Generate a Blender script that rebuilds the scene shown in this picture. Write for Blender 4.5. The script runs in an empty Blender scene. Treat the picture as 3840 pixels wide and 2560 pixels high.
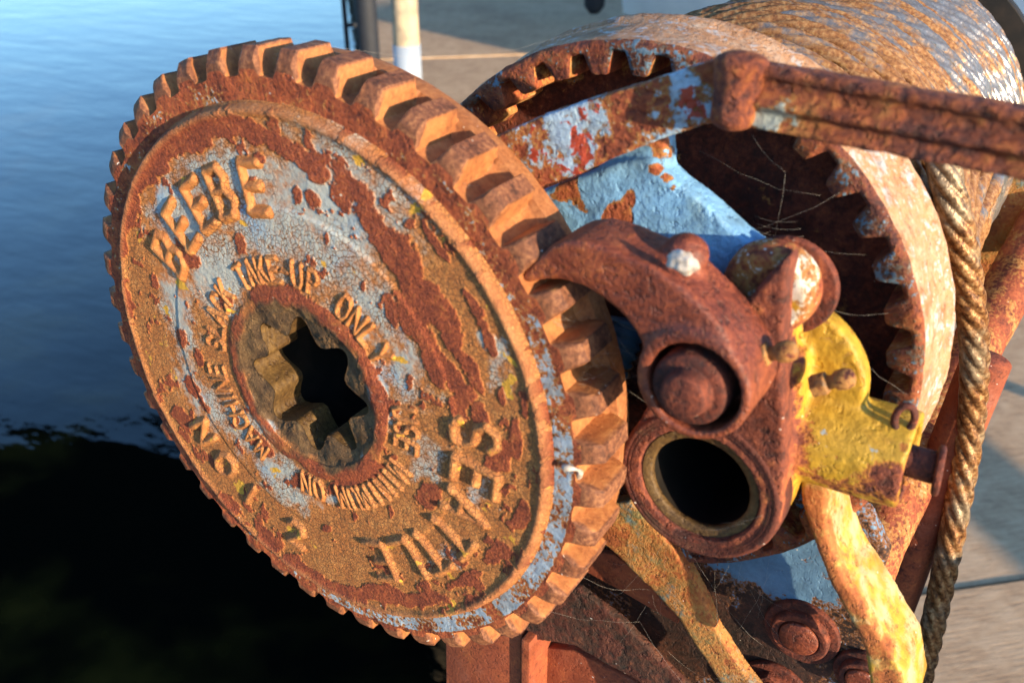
import bpy, bmesh, math, random
import numpy as np
from mathutils import Vector, Matrix, noise as mnoise
PI = math.pi
R = math.radians
random.seed(7)
sc = bpy.context.scene
col = sc.collection

# ------------------------------------------------------------------ camera
F_PX = 3404.56                       # focal length in pixels of the 3840 px wide photograph
CAM = np.array([0.27011, -0.25214, 0.21890])
FWD = np.array([-0.47088, 0.73925, -0.48144])
RGT = np.array([0.84343, 0.53724, 0.0])
UPV = np.array([-0.25865, 0.40606, 0.87648])
cd = bpy.data.cameras.new("camera")
cam = bpy.data.objects.new("camera", cd); col.objects.link(cam)
cam.matrix_world = Matrix(((RGT[0], UPV[0], -FWD[0], CAM[0]), (RGT[1], UPV[1], -FWD[1], CAM[1]),
                           (RGT[2], UPV[2], -FWD[2], CAM[2]), (0, 0, 0, 1)))
cd.lens = F_PX / 3840 * 36; cd.sensor_width = 36; cd.clip_start = 0.01; cd.clip_end = 3000
cd.dof.use_dof = True; cd.dof.focus_distance = 0.49; cd.dof.aperture_fstop = 12.0
sc.camera = cam

# ------------------------------------------------------------------ sun, sky, exposure
SUN = Vector((0.945, -0.265, 0.160)).normalized()      # towards the sun
w = bpy.data.worlds.new("World"); sc.world = w; w.use_nodes = True
nt = w.node_tree
sky = nt.nodes.new('ShaderNodeTexSky'); sky.sky_type = 'NISHITA'; sky.sun_disc = False
sky.sun_elevation = math.asin(SUN.z); sky.sun_rotation = math.atan2(SUN.x, SUN.y)
sky.air_density = 1.0; sky.dust_density = 0.5; sky.ozone_density = 4.0
nt.links.new(sky.outputs[0], nt.nodes['Background'].inputs[0])
nt.nodes['Background'].inputs[1].default_value = 0.15
sl = bpy.data.lights.new("sun", 'SUN'); sl.energy = 3.3; sl.angle = R(0.5); sl.color = (1.0, 0.78, 0.52)
so = bpy.data.objects.new("sun", sl); col.objects.link(so)
so.rotation_euler = SUN.to_track_quat('Z', 'Y').to_euler()
sc.view_settings.view_transform = 'Standard'; sc.view_settings.look = 'None'
sc.view_settings.exposure = 1.72; sc.view_settings.gamma = 1.0
sc.cycles.max_bounces = 6

# ------------------------------------------------------------------ measuring helpers
def ray(px, py):
    return FWD + RGT * ((px - 1920) / F_PX) - UPV * ((py - 1280) / F_PX)
def at(px, py, Y):
    """point of the plane y=Y that the photograph shows at this pixel"""
    d = ray(px, py); return CAM + d * ((Y - CAM[1]) / d[1])
def atz(px, py, z):
    d = ray(px, py); return CAM + d * ((z - CAM[2]) / d[2])
def xz(pts, Y):
    return [tuple(at(p[0], p[1], Y)[[0, 2]]) for p in pts]

def hash2(ix, iy, s):
    n = (ix * 374761393 + iy * 668265263 + s * 974634777) & 0xffffffff
    n = ((n ^ (n >> 13)) * 1274126177) & 0xffffffff
    return ((n ^ (n >> 16)) & 0xffff) / 65535.0
def vnoise(x, y, s=0):
    xi = np.floor(x).astype(np.int64); yi = np.floor(y).astype(np.int64)
    fx = x - xi; fy = y - yi; fx = fx * fx * (3 - 2 * fx); fy = fy * fy * (3 - 2 * fy)
    a = hash2(xi, yi, s); b = hash2(xi + 1, yi, s); c = hash2(xi, yi + 1, s); d = hash2(xi + 1, yi + 1, s)
    return a + (b - a) * fx + (c - a) * fy + (a - b - c + d) * fx * fy
def fbm(x, y, sc_, o=5, s=0, g=0.5):
    t = 0; a = 1; n = 0
    for i in range(o):
        t = t + a * vnoise(x * sc_, y * sc_, s + i * 17); n += a; a *= g; sc_ *= 2.03
    return t / n
def sstep(a, b, x):
    t = np.clip((x - a) / (b - a), 0, 1); return t * t * (3 - 2 * t)

# ------------------------------------------------------------------ object helpers
def tag(o, label=None, cat=None, group=None, kind=None):
    if label: o['label'] = label
    if cat: o['category'] = cat
    if group: o['group'] = group
    if kind: o['kind'] = kind
    return o
def thing(name, label, cat, loc=(0, 0, 0), group=None):
    o = bpy.data.objects.new(name, None); col.objects.link(o)
    o.location = loc; o.empty_display_size = 0.02
    return tag(o, label, cat, group)
def link(name, me, mat, parent=None, smooth=True):
    if mat: me.materials.append(mat)
    if smooth: me.polygons.foreach_set('use_smooth', [True] * len(me.polygons))
    o = bpy.data.objects.new(name, me); col.objects.link(o)
    if parent:
        o.parent = parent
        if parent.type == 'EMPTY': o.location = -parent.location
    return o
def npmesh(name, v, f):
    """mesh from arrays; f is an (n,4) or (n,3) array"""
    me = bpy.data.meshes.new(name); v = np.asarray(v, np.float32); f = np.asarray(f, np.int32)
    k = f.shape[1]; me.vertices.add(len(v)); me.vertices.foreach_set('co', v.ravel())
    me.loops.add(f.size); me.loops.foreach_set('vertex_index', f.ravel())
    me.polygons.add(len(f)); me.polygons.foreach_set('loop_start', np.arange(0, f.size, k, dtype=np.int32))
    me.polygons.foreach_set('loop_total', np.full(len(f), k, np.int32))
    me.update(calc_edges=True); me.validate(); return me
def attr(me, name, val):
    a = me.attributes.new(name, 'FLOAT', 'POINT'); a.data.foreach_set('value', np.asarray(val, np.float32))
def prism(bm, pts, y0, y1, inset=0.0):
    """polygon in X-Z pushed from y0 to y1; the back may be drawn in by inset"""
    c = np.mean(np.array(pts), axis=0)
    a = [bm.verts.new((p[0], y0, p[1])) for p in pts]
    b = [bm.verts.new((p[0] + (c[0] - p[0]) * inset, y1, p[1] + (c[1] - p[1]) * inset)) for p in pts]
    n = len(pts)
    bm.faces.new(a); bm.faces.new(b[::-1])
    for i in range(n): bm.faces.new((a[i], b[i], b[(i + 1) % n], a[(i + 1) % n]))
def frames(P):
    P = [Vector(p) for p in P]; out = []; up = Vector((0.03, -1, 0.02)).normalized()
    for i in range(len(P)):
        t = (P[min(i + 1, len(P) - 1)] - P[max(i - 1, 0)]).normalized()
        u = (up - t * up.dot(t))
        if u.length < 0.05: u = Vector((0, 0, 1)) - t * t.z
        u.normalize(); up = u; out.append((P[i], t, u, t.cross(u)))
    return out
def sweep(bm, P, sect, close=True):
    """sect(i) -> list of (a,b) offsets along the two side vectors"""
    fr = frames(P); rings = []
    for i, (p, t, u, v) in enumerate(fr):
        rings.append([bm.verts.new(p + u * a + v * b) for a, b in sect(i)])
    n = len(rings[0])
    for i in range(len(rings) - 1):
        for k in range(n): bm.faces.new((rings[i][k], rings[i][(k + 1) % n], rings[i + 1][(k + 1) % n], rings[i + 1][k]))
    if close: bm.faces.new(rings[0][::-1]); bm.faces.new(rings[-1])
def tube(bm, P, r, seg=16, sq=1.0):
    rr = r if hasattr(r, '__len__') else [r] * len(P)
    sweep(bm, P, lambda i: [(rr[i] * math.cos(2 * PI * k / seg), sq * rr[i] * math.sin(2 * PI * k / seg)) for k in range(seg)])
def lathe(bm, prof, c, seg=64, axis=(0, 1, 0)):
    """prof: (radius, distance along axis) outline, closed on itself when first==last"""
    a = Vector(axis).normalized(); u = a.orthogonal().normalized(); v = a.cross(u); c = Vector(c)
    rings = []
    for r, h in prof:
        if r < 1e-6: rings.append([bm.verts.new(c + a * h)])
        else: rings.append([bm.verts.new(c + a * h + (u * math.cos(2 * PI * k / seg) + v * math.sin(2 * PI * k / seg)) * r) for k in range(seg)])
    for A, B in zip(rings[:-1], rings[1:]):
        for k in range(seg):
            k2 = (k + 1) % seg
            if len(A) == 1 and len(B) == 1: continue
            if len(A) == 1: bm.faces.new((A[0], B[k], B[k2]))
            elif len(B) == 1: bm.faces.new((A[k], B[0], A[k2]))
            else: bm.faces.new((A[k], B[k], B[k2], A[k2]))
def box(bm, c, s, rot=None):
    g = bmesh.ops.create_cube(bm, size=1)['verts']
    m = Matrix.Translation(c) @ (rot.to_4x4() if rot else Matrix()) @ Matrix.Diagonal((s[0], s[1], s[2], 1))
    bmesh.ops.transform(bm, matrix=m, verts=g)
def smoothpts(P, n=6, closed=False):
    """Catmull-Rom through P"""
    P = [np.array(p, float) for p in P]; out = []; N = len(P)
    for i in range(N if closed else N - 1):
        if closed: a, b, c, d = P[i - 1], P[i], P[(i + 1) % N], P[(i + 2) % N]
        else: a, b, c, d = P[max(i - 1, 0)], P[i], P[i + 1], P[min(i + 2, N - 1)]
        for k in range(n):
            t = k / n
            out.append(0.5 * (2 * b + (c - a) * t + (2 * a - 5 * b + 4 * c - d) * t * t + (3 * b - a - 3 * c + d) * t ** 3))
    if not closed: out.append(P[-1])
    return out
def plain(name, bm, mat, parent=None, smooth=False, bevel=0.0, auto=True):
    bmesh.ops.recalc_face_normals(bm, faces=bm.faces[:])
    me = bpy.data.meshes.new(name); bm.to_mesh(me); bm.free()
    o = link(name, me, mat, parent, smooth)
    if bevel:
        b = o.modifiers.new('bevel', 'BEVEL'); b.width = bevel; b.segments = 3; b.limit_method = 'ANGLE'; b.angle_limit = R(35)
        me.polygons.foreach_set('use_smooth', [True] * len(me.polygons))
        b.harden_normals = False
    return o
def cast(name, bm, mat, parent=None, voxel=0.0012, smooth=6, rough=0.0003, cut=None, seed=0, blobs=None, freq=90, pmfn=None):
    """cast metal: pieces fused by a voxel remesh, edges worn round, skin made uneven.
    blobs: list of (centre, radius, value) that set the 'pm' attribute (where paint or bare rust lies)"""
    bmesh.ops.recalc_face_normals(bm, faces=bm.faces[:])
    me = bpy.data.meshes.new(name); bm.to_mesh(me); bm.free()
    t = bpy.data.objects.new('t', me); col.objects.link(t)
    m = t.modifiers.new('r', 'REMESH'); m.mode = 'VOXEL'; m.voxel_size = voxel
    if smooth: s = t.modifiers.new('s', 'SMOOTH'); s.iterations = smooth; s.factor = 0.5
    tc = None
    if cut is not None:
        bmesh.ops.recalc_face_normals(cut, faces=cut.faces[:])
        mc = bpy.data.meshes.new('c'); cut.to_mesh(mc); cut.free()
        tc = bpy.data.objects.new('c', mc); col.objects.link(tc)
        b = t.modifiers.new('b', 'BOOLEAN'); b.object = tc; b.operation = 'DIFFERENCE'; b.solver = 'EXACT'
        m2 = t.modifiers.new('r2', 'REMESH'); m2.mode = 'VOXEL'; m2.voxel_size = voxel
        s = t.modifiers.new('s2', 'SMOOTH'); s.iterations = 3; s.factor = 0.5
    dg = bpy.context.evaluated_depsgraph_get(); dg.update()
    me2 = bpy.data.meshes.new_from_object(t.evaluated_get(dg)); me2.name = name
    bpy.data.objects.remove(t); bpy.data.meshes.remove(me)
    if tc: bpy.data.objects.remove(tc)
    n = len(me2.vertices); co = np.empty(n * 3, np.float32); me2.vertices.foreach_get('co', co); co = co.reshape(-1, 3).astype(float)
    no = np.empty(n * 3, np.float32); me2.vertices.foreach_get('normal', no); no = no.reshape(-1, 3)
    x = co[:, 0] + co[:, 1] * 0.7; y = co[:, 2] - co[:, 1] * 0.6
    h = (fbm(x + 3, y + 5, freq, 4, seed) - .5) * 2 * rough * 1.6 + (fbm(x + 9, y + 1, 500, 3, seed + 5) - .5) * rough
    me2.vertices.foreach_set('co', (co + no * h[:, None]).astype(np.float32).ravel())
    pm = np.zeros(n)
    for b in (blobs or []):
        d = np.linalg.norm(co - np.array(b[0]), axis=1) / b[1] + (fbm(x + 11, y + 4, 130, 4, seed + 9) - .5) * .7
        pm += b[2] * np.clip(1 - d ** 2, 0, 1)
    if pmfn: pm = pm + pmfn(co, no)
    attr(me2, 'pm', pm)
    me2.materials.clear()
    return link(name, me2, mat, parent)

# ------------------------------------------------------------------ materials
class G:
    """tiny node-graph writer"""
    def __init__(s, name):
        s.m = bpy.data.materials.new(name); s.m.use_nodes = True; s.t = s.m.node_tree; s.t.nodes.clear()
        s.out = s.n('ShaderNodeOutputMaterial'); s.b = s.n('ShaderNodeBsdfPrincipled')
        s.t.links.new(s.b.outputs[0], s.out.inputs[0])
        s.tc = s.n('ShaderNodeTexCoord').outputs['Object']
    def n(s, k): return s.t.nodes.new(k)
    def set(s, sock, v):
        if isinstance(v, bpy.types.NodeSocket): s.t.links.new(v, sock)
        elif isinstance(v, tuple) and len(v) == 3 and sock.type == 'RGBA': sock.default_value = (*v, 1)
        else: sock.default_value = v
    def noise(s, sc_, det=5, ro=.55, dist=0., vec=None, off=0.):
        x = s.n('ShaderNodeTexNoise'); x.inputs['Scale'].default_value = sc_; x.inputs['Detail'].default_value = det
        x.inputs['Roughness'].default_value = ro; x.inputs['Distortion'].default_value = dist
        v = vec or s.tc
        if off:
            mp = s.n('ShaderNodeVectorMath'); mp.operation = 'ADD'; s.set(mp.inputs[0], v); mp.inputs[1].default_value = (off, off * .7, -off); v = mp.outputs[0]
        s.set(x.inputs['Vector'], v); return x.outputs['Fac']
    def warp(s, sc_, amt):
        x = s.n('ShaderNodeTexNoise'); x.inputs['Scale'].default_value = sc_; x.inputs['Detail'].default_value = 3; s.set(x.inputs['Vector'], s.tc)
        a = s.n('ShaderNodeVectorMath'); a.operation = 'MULTIPLY_ADD'; s.set(a.inputs[0], x.outputs['Color']); a.inputs[1].default_value = (amt,) * 3; s.set(a.inputs[2], s.tc)
        return a.outputs[0]
    def voro(s, sc_, feat='DISTANCE_TO_EDGE', vec=None):
        x = s.n('ShaderNodeTexVoronoi'); x.feature = feat; x.inputs['Scale'].default_value = sc_; s.set(x.inputs['Vector'], vec or s.tc)
        return x.outputs['Distance']
    def math(s, op, a, b=0., c=0.):
        x = s.n('ShaderNodeMath'); x.operation = op; s.set(x.inputs[0], a); s.set(x.inputs[1], b)
        if op in ('MULTIPLY_ADD',): s.set(x.inputs[2], c)
        return x.outputs[0]
    def rng(s, v, a, b, c=0., d=1., smooth=True):
        x = s.n('ShaderNodeMapRange'); x.interpolation_type = 'SMOOTHSTEP' if smooth else 'LINEAR'
        s.set(x.inputs[0], v); x.inputs[1].default_value = a; x.inputs[2].default_value = b; x.inputs[3].default_value = c; x.inputs[4].default_value = d
        return x.outputs[0]
    def mix(s, f, a, b, mode='MIX'):
        x = s.n('ShaderNodeMix'); x.data_type = 'RGBA'; x.blend_type = mode; s.set(x.inputs[0], f); s.set(x.inputs[6], a); s.set(x.inputs[7], b)
        return x.outputs[2]
    def ramp(s, v, stops):
        x = s.n('ShaderNodeValToRGB'); s.set(x.inputs[0], v); e = x.color_ramp.elements
        e[0].position, e[0].color = stops[0][0], (*stops[0][1], 1); e[1].position, e[1].color = stops[1][0], (*stops[1][1], 1)
        for p, c in stops[2:]: q = e.new(p); q.color = (*c, 1)
        return x.outputs[0]
    def at(s, name):
        x = s.n('ShaderNodeAttribute'); x.attribute_name = name; return x.outputs['Fac']
    def bump(s, h, dist=.0006, strength=1.):
        x = s.n('ShaderNodeBump'); x.inputs['Distance'].default_value = dist; x.inputs['Strength'].default_value = strength
        s.set(x.inputs['Height'], h); s.set(s.b.inputs['Normal'], x.outputs[0])
    def fin(s, c, r=.7, metal=0., spec=.4):
        s.set(s.b.inputs['Base Color'], c); s.set(s.b.inputs['Roughness'], r); s.set(s.b.inputs['Metallic'], metal)
        s.b.inputs['Specular IOR Level'].default_value = spec; return s.m

MAROON = (.085, .020, .012); RED = (.24, .055, .022); ORANGE = (.42, .135, .035); OCHRE = (.42, .21, .055); BROWN = (.16, .07, .028); TAN = (.45, .25, .12)
BLUE = (.10, .30, .62); SKYB = (.30, .47, .66); PALE = (.48, .58, .66); YELL = (.49, .295, .028)
RUSTS = {
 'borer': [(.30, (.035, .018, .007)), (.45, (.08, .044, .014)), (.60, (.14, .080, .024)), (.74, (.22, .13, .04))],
 'letter': [(.30, (.20, .062, .024)), (.45, (.33, .115, .036)), (.60, (.42, .175, .058)), (.74, (.48, .26, .11))],
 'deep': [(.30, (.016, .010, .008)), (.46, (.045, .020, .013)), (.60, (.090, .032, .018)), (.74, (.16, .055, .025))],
 'pawl': [(.30, (.055, .018, .014)), (.44, (.14, .035, .020)), (.56, (.23, .060, .028)), (.72, (.38, .12, .04))],
 'bar': [(.30, (.05, .018, .018)), (.42, (.14, .038, .025)), (.54, (.28, .075, .028)), (.70, (.42, .17, .05))],
 'red': [(.30, MAROON), (.44, RED), (.56, (.33, .085, .03)), (.70, ORANGE)],
 'dark': [(.30, (.035, .014, .012)), (.46, MAROON), (.60, (.17, .04, .02)), (.74, (.30, .08, .03))],
 'orange': [(.28, (.17, .05, .02)), (.42, (.33, .10, .03)), (.56, ORANGE), (.72, (.55, .25, .07))],
 'ochre': [(.28, BROWN), (.42, (.30, .14, .04)), (.58, OCHRE), (.74, (.5, .3, .12))],
 'tan': [(.28, (.28, .15, .085)), (.42, (.40, .24, .145)), (.58, (.48, .34, .235)), (.72, (.54, .45, .36))],
}
def metal(name, rust='red', paint=None, thr=.55, paint2=None, thr2=.6, scale=45, bump=.0007, grain=500, rough=.78, pr=.5, spk=True, seed=0., soft=.03, streak=None, stain=OCHRE, mott=1., fw=.14, soft2=.03):
    """weathered metal. thr = how much noise must reach before paint survives (lower = more paint); attribute 'pm' adds paint"""
    g = G(name); vec = g.tc
    if streak:
        mp = g.n('ShaderNodeMapping'); g.set(mp.inputs[0], g.tc); mp.inputs['Scale'].default_value = streak; vec = mp.outputs[0]
    nb = g.noise(scale, 7, .62, .4, vec, off=1.3 + seed); nm = g.noise(scale * 3.2, 8, .68, 0, vec, off=4.1 + seed); nf = g.noise(grain, 4, .6, 0, None, off=2.2 + seed)
    tone = g.math('MULTIPLY_ADD', nf, .55, g.math('MULTIPLY', nm, .55 * mott))
    tone = g.math('MULTIPLY_ADD', g.noise(scale * .6, 4, .6, 0, None, off=8 + seed), .75 * mott, tone)
    tone = g.math('SUBTRACT', tone, .275 + .65 * mott - .50)
    c = g.ramp(tone, RUSTS[rust]); rg = rough
    pit = g.rng(g.noise(grain * .55, 3, .6, 0, None, off=15 + seed), .44, .34)
    c = g.mix(g.math('MULTIPLY', pit, .35), c, (.035, .015, .010))
    h = g.math('MULTIPLY_ADD', nf, .7, g.math('MULTIPLY_ADD', pit, -.35, g.math('MULTIPLY', nm, .7)))
    if paint:
        v = g.math('MULTIPLY_ADD', nm, .35, g.math('MULTIPLY', nb, .75)); v = g.math('ADD', v, g.math('MULTIPLY', g.at('pm'), .5)); v = g.math('MULTIPLY_ADD', g.math('SUBTRACT', nf, .5), fw, v)
        v = g.math('SUBTRACT', v, .05)
        m = g.rng(v, thr, thr + soft); halo = g.rng(v, thr - .07, thr)
        c = g.mix(g.math('MULTIPLY', halo, .75), c, stain)
        pv = g.mix(g.rng(nm, .3, .7), tuple(x * .72 for x in paint), tuple(min(1, x * 1.12) for x in paint))
        if paint2:
            m2 = g.rng(g.noise(scale * 1.4, 6, .6, .3, vec, off=6.6 + seed), thr2, thr2 + soft2); pv = g.mix(m2, pv, paint2)
        c = g.mix(m, c, pv); h = g.math('MULTIPLY_ADD', m, .55, g.math('MULTIPLY', h, g.rng(m, 0, 1, 1, .45)))
        rg = g.rng(m, 0, 1, rough, pr)
    dirt = g.rng(g.noise(scale * .9, 5, .6, .3, None, off=20 + seed), .46, .68)
    c = g.mix(g.math('MULTIPLY', dirt, .55), c, g.mix(1.0, c, (.50, .34, .22), 'MULTIPLY'))
    if spk:
        sv = g.voro(170, 'F1', g.warp(60, .01)); gate = g.rng(g.noise(35, 2, .5, 0, None, off=9.), .56, .6)
        c = g.mix(g.math('MULTIPLY', g.rng(sv, .10, .06), gate), c, (.6, .55, .48))
    g.bump(h, bump * 1.5); return g.fin(c, rg)

M = {}
# -- wheel face: patches follow the attributes painted on the mesh: fl = thick red rust scale, pt = surviving paint, oc = ochre staining
g = G('wheel_face')
nf = g.noise(700, 5, .65); nm = g.noise(150, 7, .65); nb = g.noise(40, 5, .6)
fl = g.at('fl'); pt = g.at('pt'); oc = g.at('oc')
cr = g.voro(420, 'DISTANCE_TO_EDGE', g.warp(170, .0045)); cr2 = g.voro(700, 'DISTANCE_TO_EDGE', g.warp(260, .003))
crm = g.math('MULTIPLY', g.rng(cr, .10, .02), g.rng(g.math('MULTIPLY_ADD', nb, .7, oc), .35, .62))
crm2 = g.math('MULTIPLY', g.rng(cr2, .12, .02), g.rng(g.math('MULTIPLY_ADD', nm, .7, oc), .60, .80))
blue = g.mix(g.rng(g.noise(30, 6, .65, 0, None, off=3.), .50, .68), (.37, .39, .36), (.26, .37, .47))
och = g.ramp(g.math('MULTIPLY_ADD', nm, .6, g.math('MULTIPLY', nf, .4)), [(.33, (.29, .095, .026)), (.46, (.41, .150, .038)), (.58, (.48, .205, .058)), (.72, (.54, .31, .12))])
mp_ = g.rng(g.math('ADD', g.math('MULTIPLY_ADD', nm, .55, g.math('MULTIPLY', nf, .12)), pt), .72, .92)
c = g.mix(mp_, och, blue)
c = g.mix(g.math('MAXIMUM', crm, g.math('MULTIPLY', crm2, .7)), c, (.20, .085, .03))
red = g.ramp(g.math('MULTIPLY_ADD', nf, .55, g.math('MULTIPLY', nm, .45)), [(.34, (.085, .020, .012)), (.46, (.19, .040, .017)), (.56, (.30, .070, .024)), (.68, (.44, .15, .04))])
fl = g.math('MULTIPLY_ADD', g.math('SUBTRACT', g.math('MULTIPLY_ADD', nm, .6, g.math('MULTIPLY', nf, .4)), .5), .45, fl)
flm = g.rng(fl, .45, .55)
rim = g.math('MULTIPLY', g.rng(fl, .34, .46), g.rng(fl, .56, .48))
c = g.mix(flm, c, red); c = g.mix(g.math('MULTIPLY', rim, .40), c, (.50, .18, .045))
yl = g.math('MULTIPLY', g.rng(g.noise(75, 4, .5, .5, None, off=12.), .655, .68), g.rng(fl, .4, .3)); c = g.mix(yl, c, (.60, .33, .04))
sv = g.voro(140, 'F1', g.warp(60, .01)); c = g.mix(g.math('MULTIPLY', g.rng(sv, .085, .05), g.rng(g.noise(28, 2, .5, 0, None, off=19.), .54, .58)), c, (.62, .56, .48))
c = g.mix(g.math('MULTIPLY', g.at('rb'), .75), c, g.ramp(nm, [(.35, (.27, .095, .038)), (.65, (.44, .19, .075))]))
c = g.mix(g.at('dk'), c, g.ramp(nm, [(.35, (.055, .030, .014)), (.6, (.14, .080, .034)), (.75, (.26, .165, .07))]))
h = g.math('MULTIPLY_ADD', g.math('MAXIMUM', crm, g.math('MULTIPLY', crm2, .6)), -.35, g.math('MULTIPLY_ADD', nf, .45, g.math('MULTIPLY', nm, .5)))
h = g.math('MULTIPLY_ADD', g.math('MULTIPLY', flm, nf), 1.5, h)
g.bump(h, .0008); M['face'] = g.fin(c, g.rng(mp_, 0, 1, .75, .5))
M['letters'] = metal('cast_letters', 'letter', (.38, .33, .25), .58, scale=120, bump=.0006, seed=3, spk=False, mott=1.1, soft=.12, fw=.4)
g = G('gear_teeth'); nf = g.noise(520, 5, .65); nm = g.noise(110, 5, .6); nb = g.noise(30, 4, .55)
fl_ = g.ramp(g.math('MULTIPLY_ADD', nf, .4, g.math('MULTIPLY', nm, .6)), [(.34, (.17, .058, .022)), (.46, (.32, .115, .036)), (.58, (.40, .165, .052)), (.72, (.37, .22, .085))])
ld_ = g.ramp(g.math('MULTIPLY_ADD', nf, .6, g.math('MULTIPLY', nm, .4)), [(.38, (.05, .020, .012)), (.5, (.15, .055, .028)), (.62, (.29, .125, .055))])
c = g.mix(g.rng(g.math('MULTIPLY_ADD', nm, .5, g.at('ld')), .55, .95), fl_, ld_)
c = g.mix(g.math('MULTIPLY', g.rng(nb, .5, .7), .5), c, g.mix(1., c, (.55, .42, .34), 'MULTIPLY'))
sv = g.voro(260, 'F1', g.warp(90, .01)); c = g.mix(g.math('MULTIPLY', g.rng(sv, .12, .07), g.rng(nb, .56, .6)), c, (.6, .55, .48))
g.bump(g.math('MULTIPLY_ADD', nf, .8, nm), .0006); M['gear'] = g.fin(c, .72)
M['annulus'] = metal('gear_rim', 'red', (.32, .41, .50), .66, scale=75, bump=.0008, seed=2, fw=.7, soft=.06)
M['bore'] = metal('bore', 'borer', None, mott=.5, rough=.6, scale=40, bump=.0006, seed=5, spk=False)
M['pawl'] = metal('pawl_rust', 'pawl', (.38, .36, .34), .80, scale=38, bump=.0006, grain=520, seed=7, mott=.8, rough=.50)
M['pin'] = metal('pin_rust', 'dark', (.28, .20, .14), .66, fw=.4, soft=.1, stain=RED, scale=60, bump=.0006, seed=8)
M['lever'] = metal('yellow_paint', 'pawl', YELL, .475, (.30, .36, .36), .63, fw=.35, scale=60, bump=.0012, grain=320, seed=9, stain=(.5, .2, .03), soft=.05)
M['leverarm'] = metal('yellow_arm', 'orange', (.50, .30, .035), .37, (.46, .37, .21), .40, scale=60, mott=.8, soft2=.25, fw=.3, bump=.0006, seed=10, soft=.1)
M['dirty'] = metal('tube_boss', 'dark', (.09, .055, .03), .50, scale=50, soft=.2, pr=.8, stain=MAROON, bump=.0007, seed=11)
M['bluearm'] = metal('blue_paint', 'red', (.19, .41, .66), .34, scale=40, bump=.0018, grain=300, seed=12, soft=.02)
M['handle'] = metal('handle_paint', 'red', (.33, .46, .58), .485, (.36, .05, .022), .54, scale=85, bump=.0020, grain=360, seed=14, soft=.05, fw=.45)
M['bar'] = metal('bar_rust', 'bar', (.34, .38, .34), .76, scale=70, bump=.0024, grain=360, fw=.35, mott=1.15, seed=15)
M['ring'] = metal('ring_outer', 'tan', (.42, .46, .49), .50, scale=110, bump=.0005, grain=600, seed=16, soft=.16, stain=(.42, .20, .08))
M['ringf'] = metal('ring_face', 'bar', (.12, .21, .30), .56, (.13, .11, .09), .52, fw=.6, scale=48, bump=.0010, seed=17, soft=.06, stain=BROWN)
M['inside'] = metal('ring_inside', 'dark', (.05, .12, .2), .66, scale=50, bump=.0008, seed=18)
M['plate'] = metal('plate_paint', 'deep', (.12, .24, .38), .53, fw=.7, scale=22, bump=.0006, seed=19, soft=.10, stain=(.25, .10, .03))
M['strut'] = metal('strut_paint', 'orange', (.20, .17, .07), .50, (.13, .19, .19), .50, soft2=.12, fw=.4, scale=40, bump=.0008, seed=20, soft=.15)
M['frame'] = metal('frame_rust', 'red', (.30, .10, .06), .5, scale=40, bump=.0004, seed=21, soft=.3, stain=RED)
M['pipe'] = metal('pipe_rust', 'red', (.50, .33, .16), .56, fw=.4, soft=.12, scale=40, bump=.0005, seed=22)
M['fitting'] = metal('grease_fitting', 'dark', (.17, .11, .06), .50, scale=150, soft=.15, pr=.4, bump=.0004, seed=23, spk=False)
g = G('shade_black'); M['void'] = g.fin(g.ramp(g.noise(90, 5), [(.4, (.004, .003, .002)), (.7, (.020, .013, .008))]), .7)  # near black stands in for shade inside the bores and between rope turns
g = G('wire_rope')
mp = g.n('ShaderNodeMapping'); g.set(mp.inputs[0], g.tc); mp.inputs['Scale'].default_value = (.6, 1.5, .6)
nr = g.noise(38, 6, .65, .2, mp.outputs[0]); nf = g.noise(420, 4, .6)
sx = g.n('ShaderNodeSeparateXYZ'); g.set(sx.inputs[0], g.tc)
nr = g.math('ADD', nr, g.rng(sx.outputs[1], .15, .42, .20, .0, False))
ms = g.rng(g.math('MULTIPLY_ADD', nf, .15, nr), .56, .70)
c = g.mix(ms, g.ramp(nf, [(.30, (.24, .225, .21)), (.7, (.36, .335, .31))]), g.ramp(nf, [(.34, (.15, .06, .024)), (.5, (.27, .125, .045)), (.66, (.38, .22, .095))]))
g.bump(nf, .0003); M['rope'] = g.fin(c, g.rng(ms, 0, 1, .30, .5), g.rng(ms, 0, 1, .70, .25))
g = G('hanging_rope')
nr = g.noise(30, 5, .6, .3); nf = g.noise(320, 4, .6)
c = g.mix(g.rng(nr, .45, .62), g.ramp(nf, [(.35, (.07, .028, .012)), (.5, (.24, .105, .035)), (.65, (.42, .25, .11))]), g.ramp(nf, [(.35, (.11, .075, .045)), (.65, (.34, .26, .17))]))
g.bump(nf, .0008); M['hang'] = g.fin(c, .42, .35)
g = G('web'); M['web'] = g.fin((.38, .35, .31), .5)
g = G('web_blob'); M['blob'] = g.fin(g.ramp(g.noise(300, 4), [(.35, (.25, .2, .15)), (.6, (.55, .5, .45))]), .8)

# ================================================================== setting
# water
g = G('water')
mp = g.n('ShaderNodeMapping'); g.set(mp.inputs[0], g.tc); mp.inputs['Rotation'].default_value = (0, 0, R(-32)); mp.inputs['Scale'].default_value = (1, 2.2, 1)
hh = g.math('MULTIPLY_ADD', g.noise(1.6, 3, .45, .2, mp.outputs[0]), 1.0, g.math('MULTIPLY', g.noise(7, 3, .5, .3, mp.outputs[0]), .16))
g.bump(hh, .0075)
wc = g.mix(g.rng(g.noise(1.3, 4, .6), .45, .68), (.002, .0028, .002), (.040, .030, .006))
M['water'] = g.fin(wc, .015, spec=.5); g.b.inputs['IOR'].default_value = 1.33
bm = bmesh.new(); WZ = -1.6
vs = [bm.verts.new(p) for p in ((-900, -300, WZ), (900, -300, WZ), (900, 1500, WZ), (-900, 1500, WZ))]; bm.faces.new(vs)
tag(plain('water', bm, M['water']), kind='structure')

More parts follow.
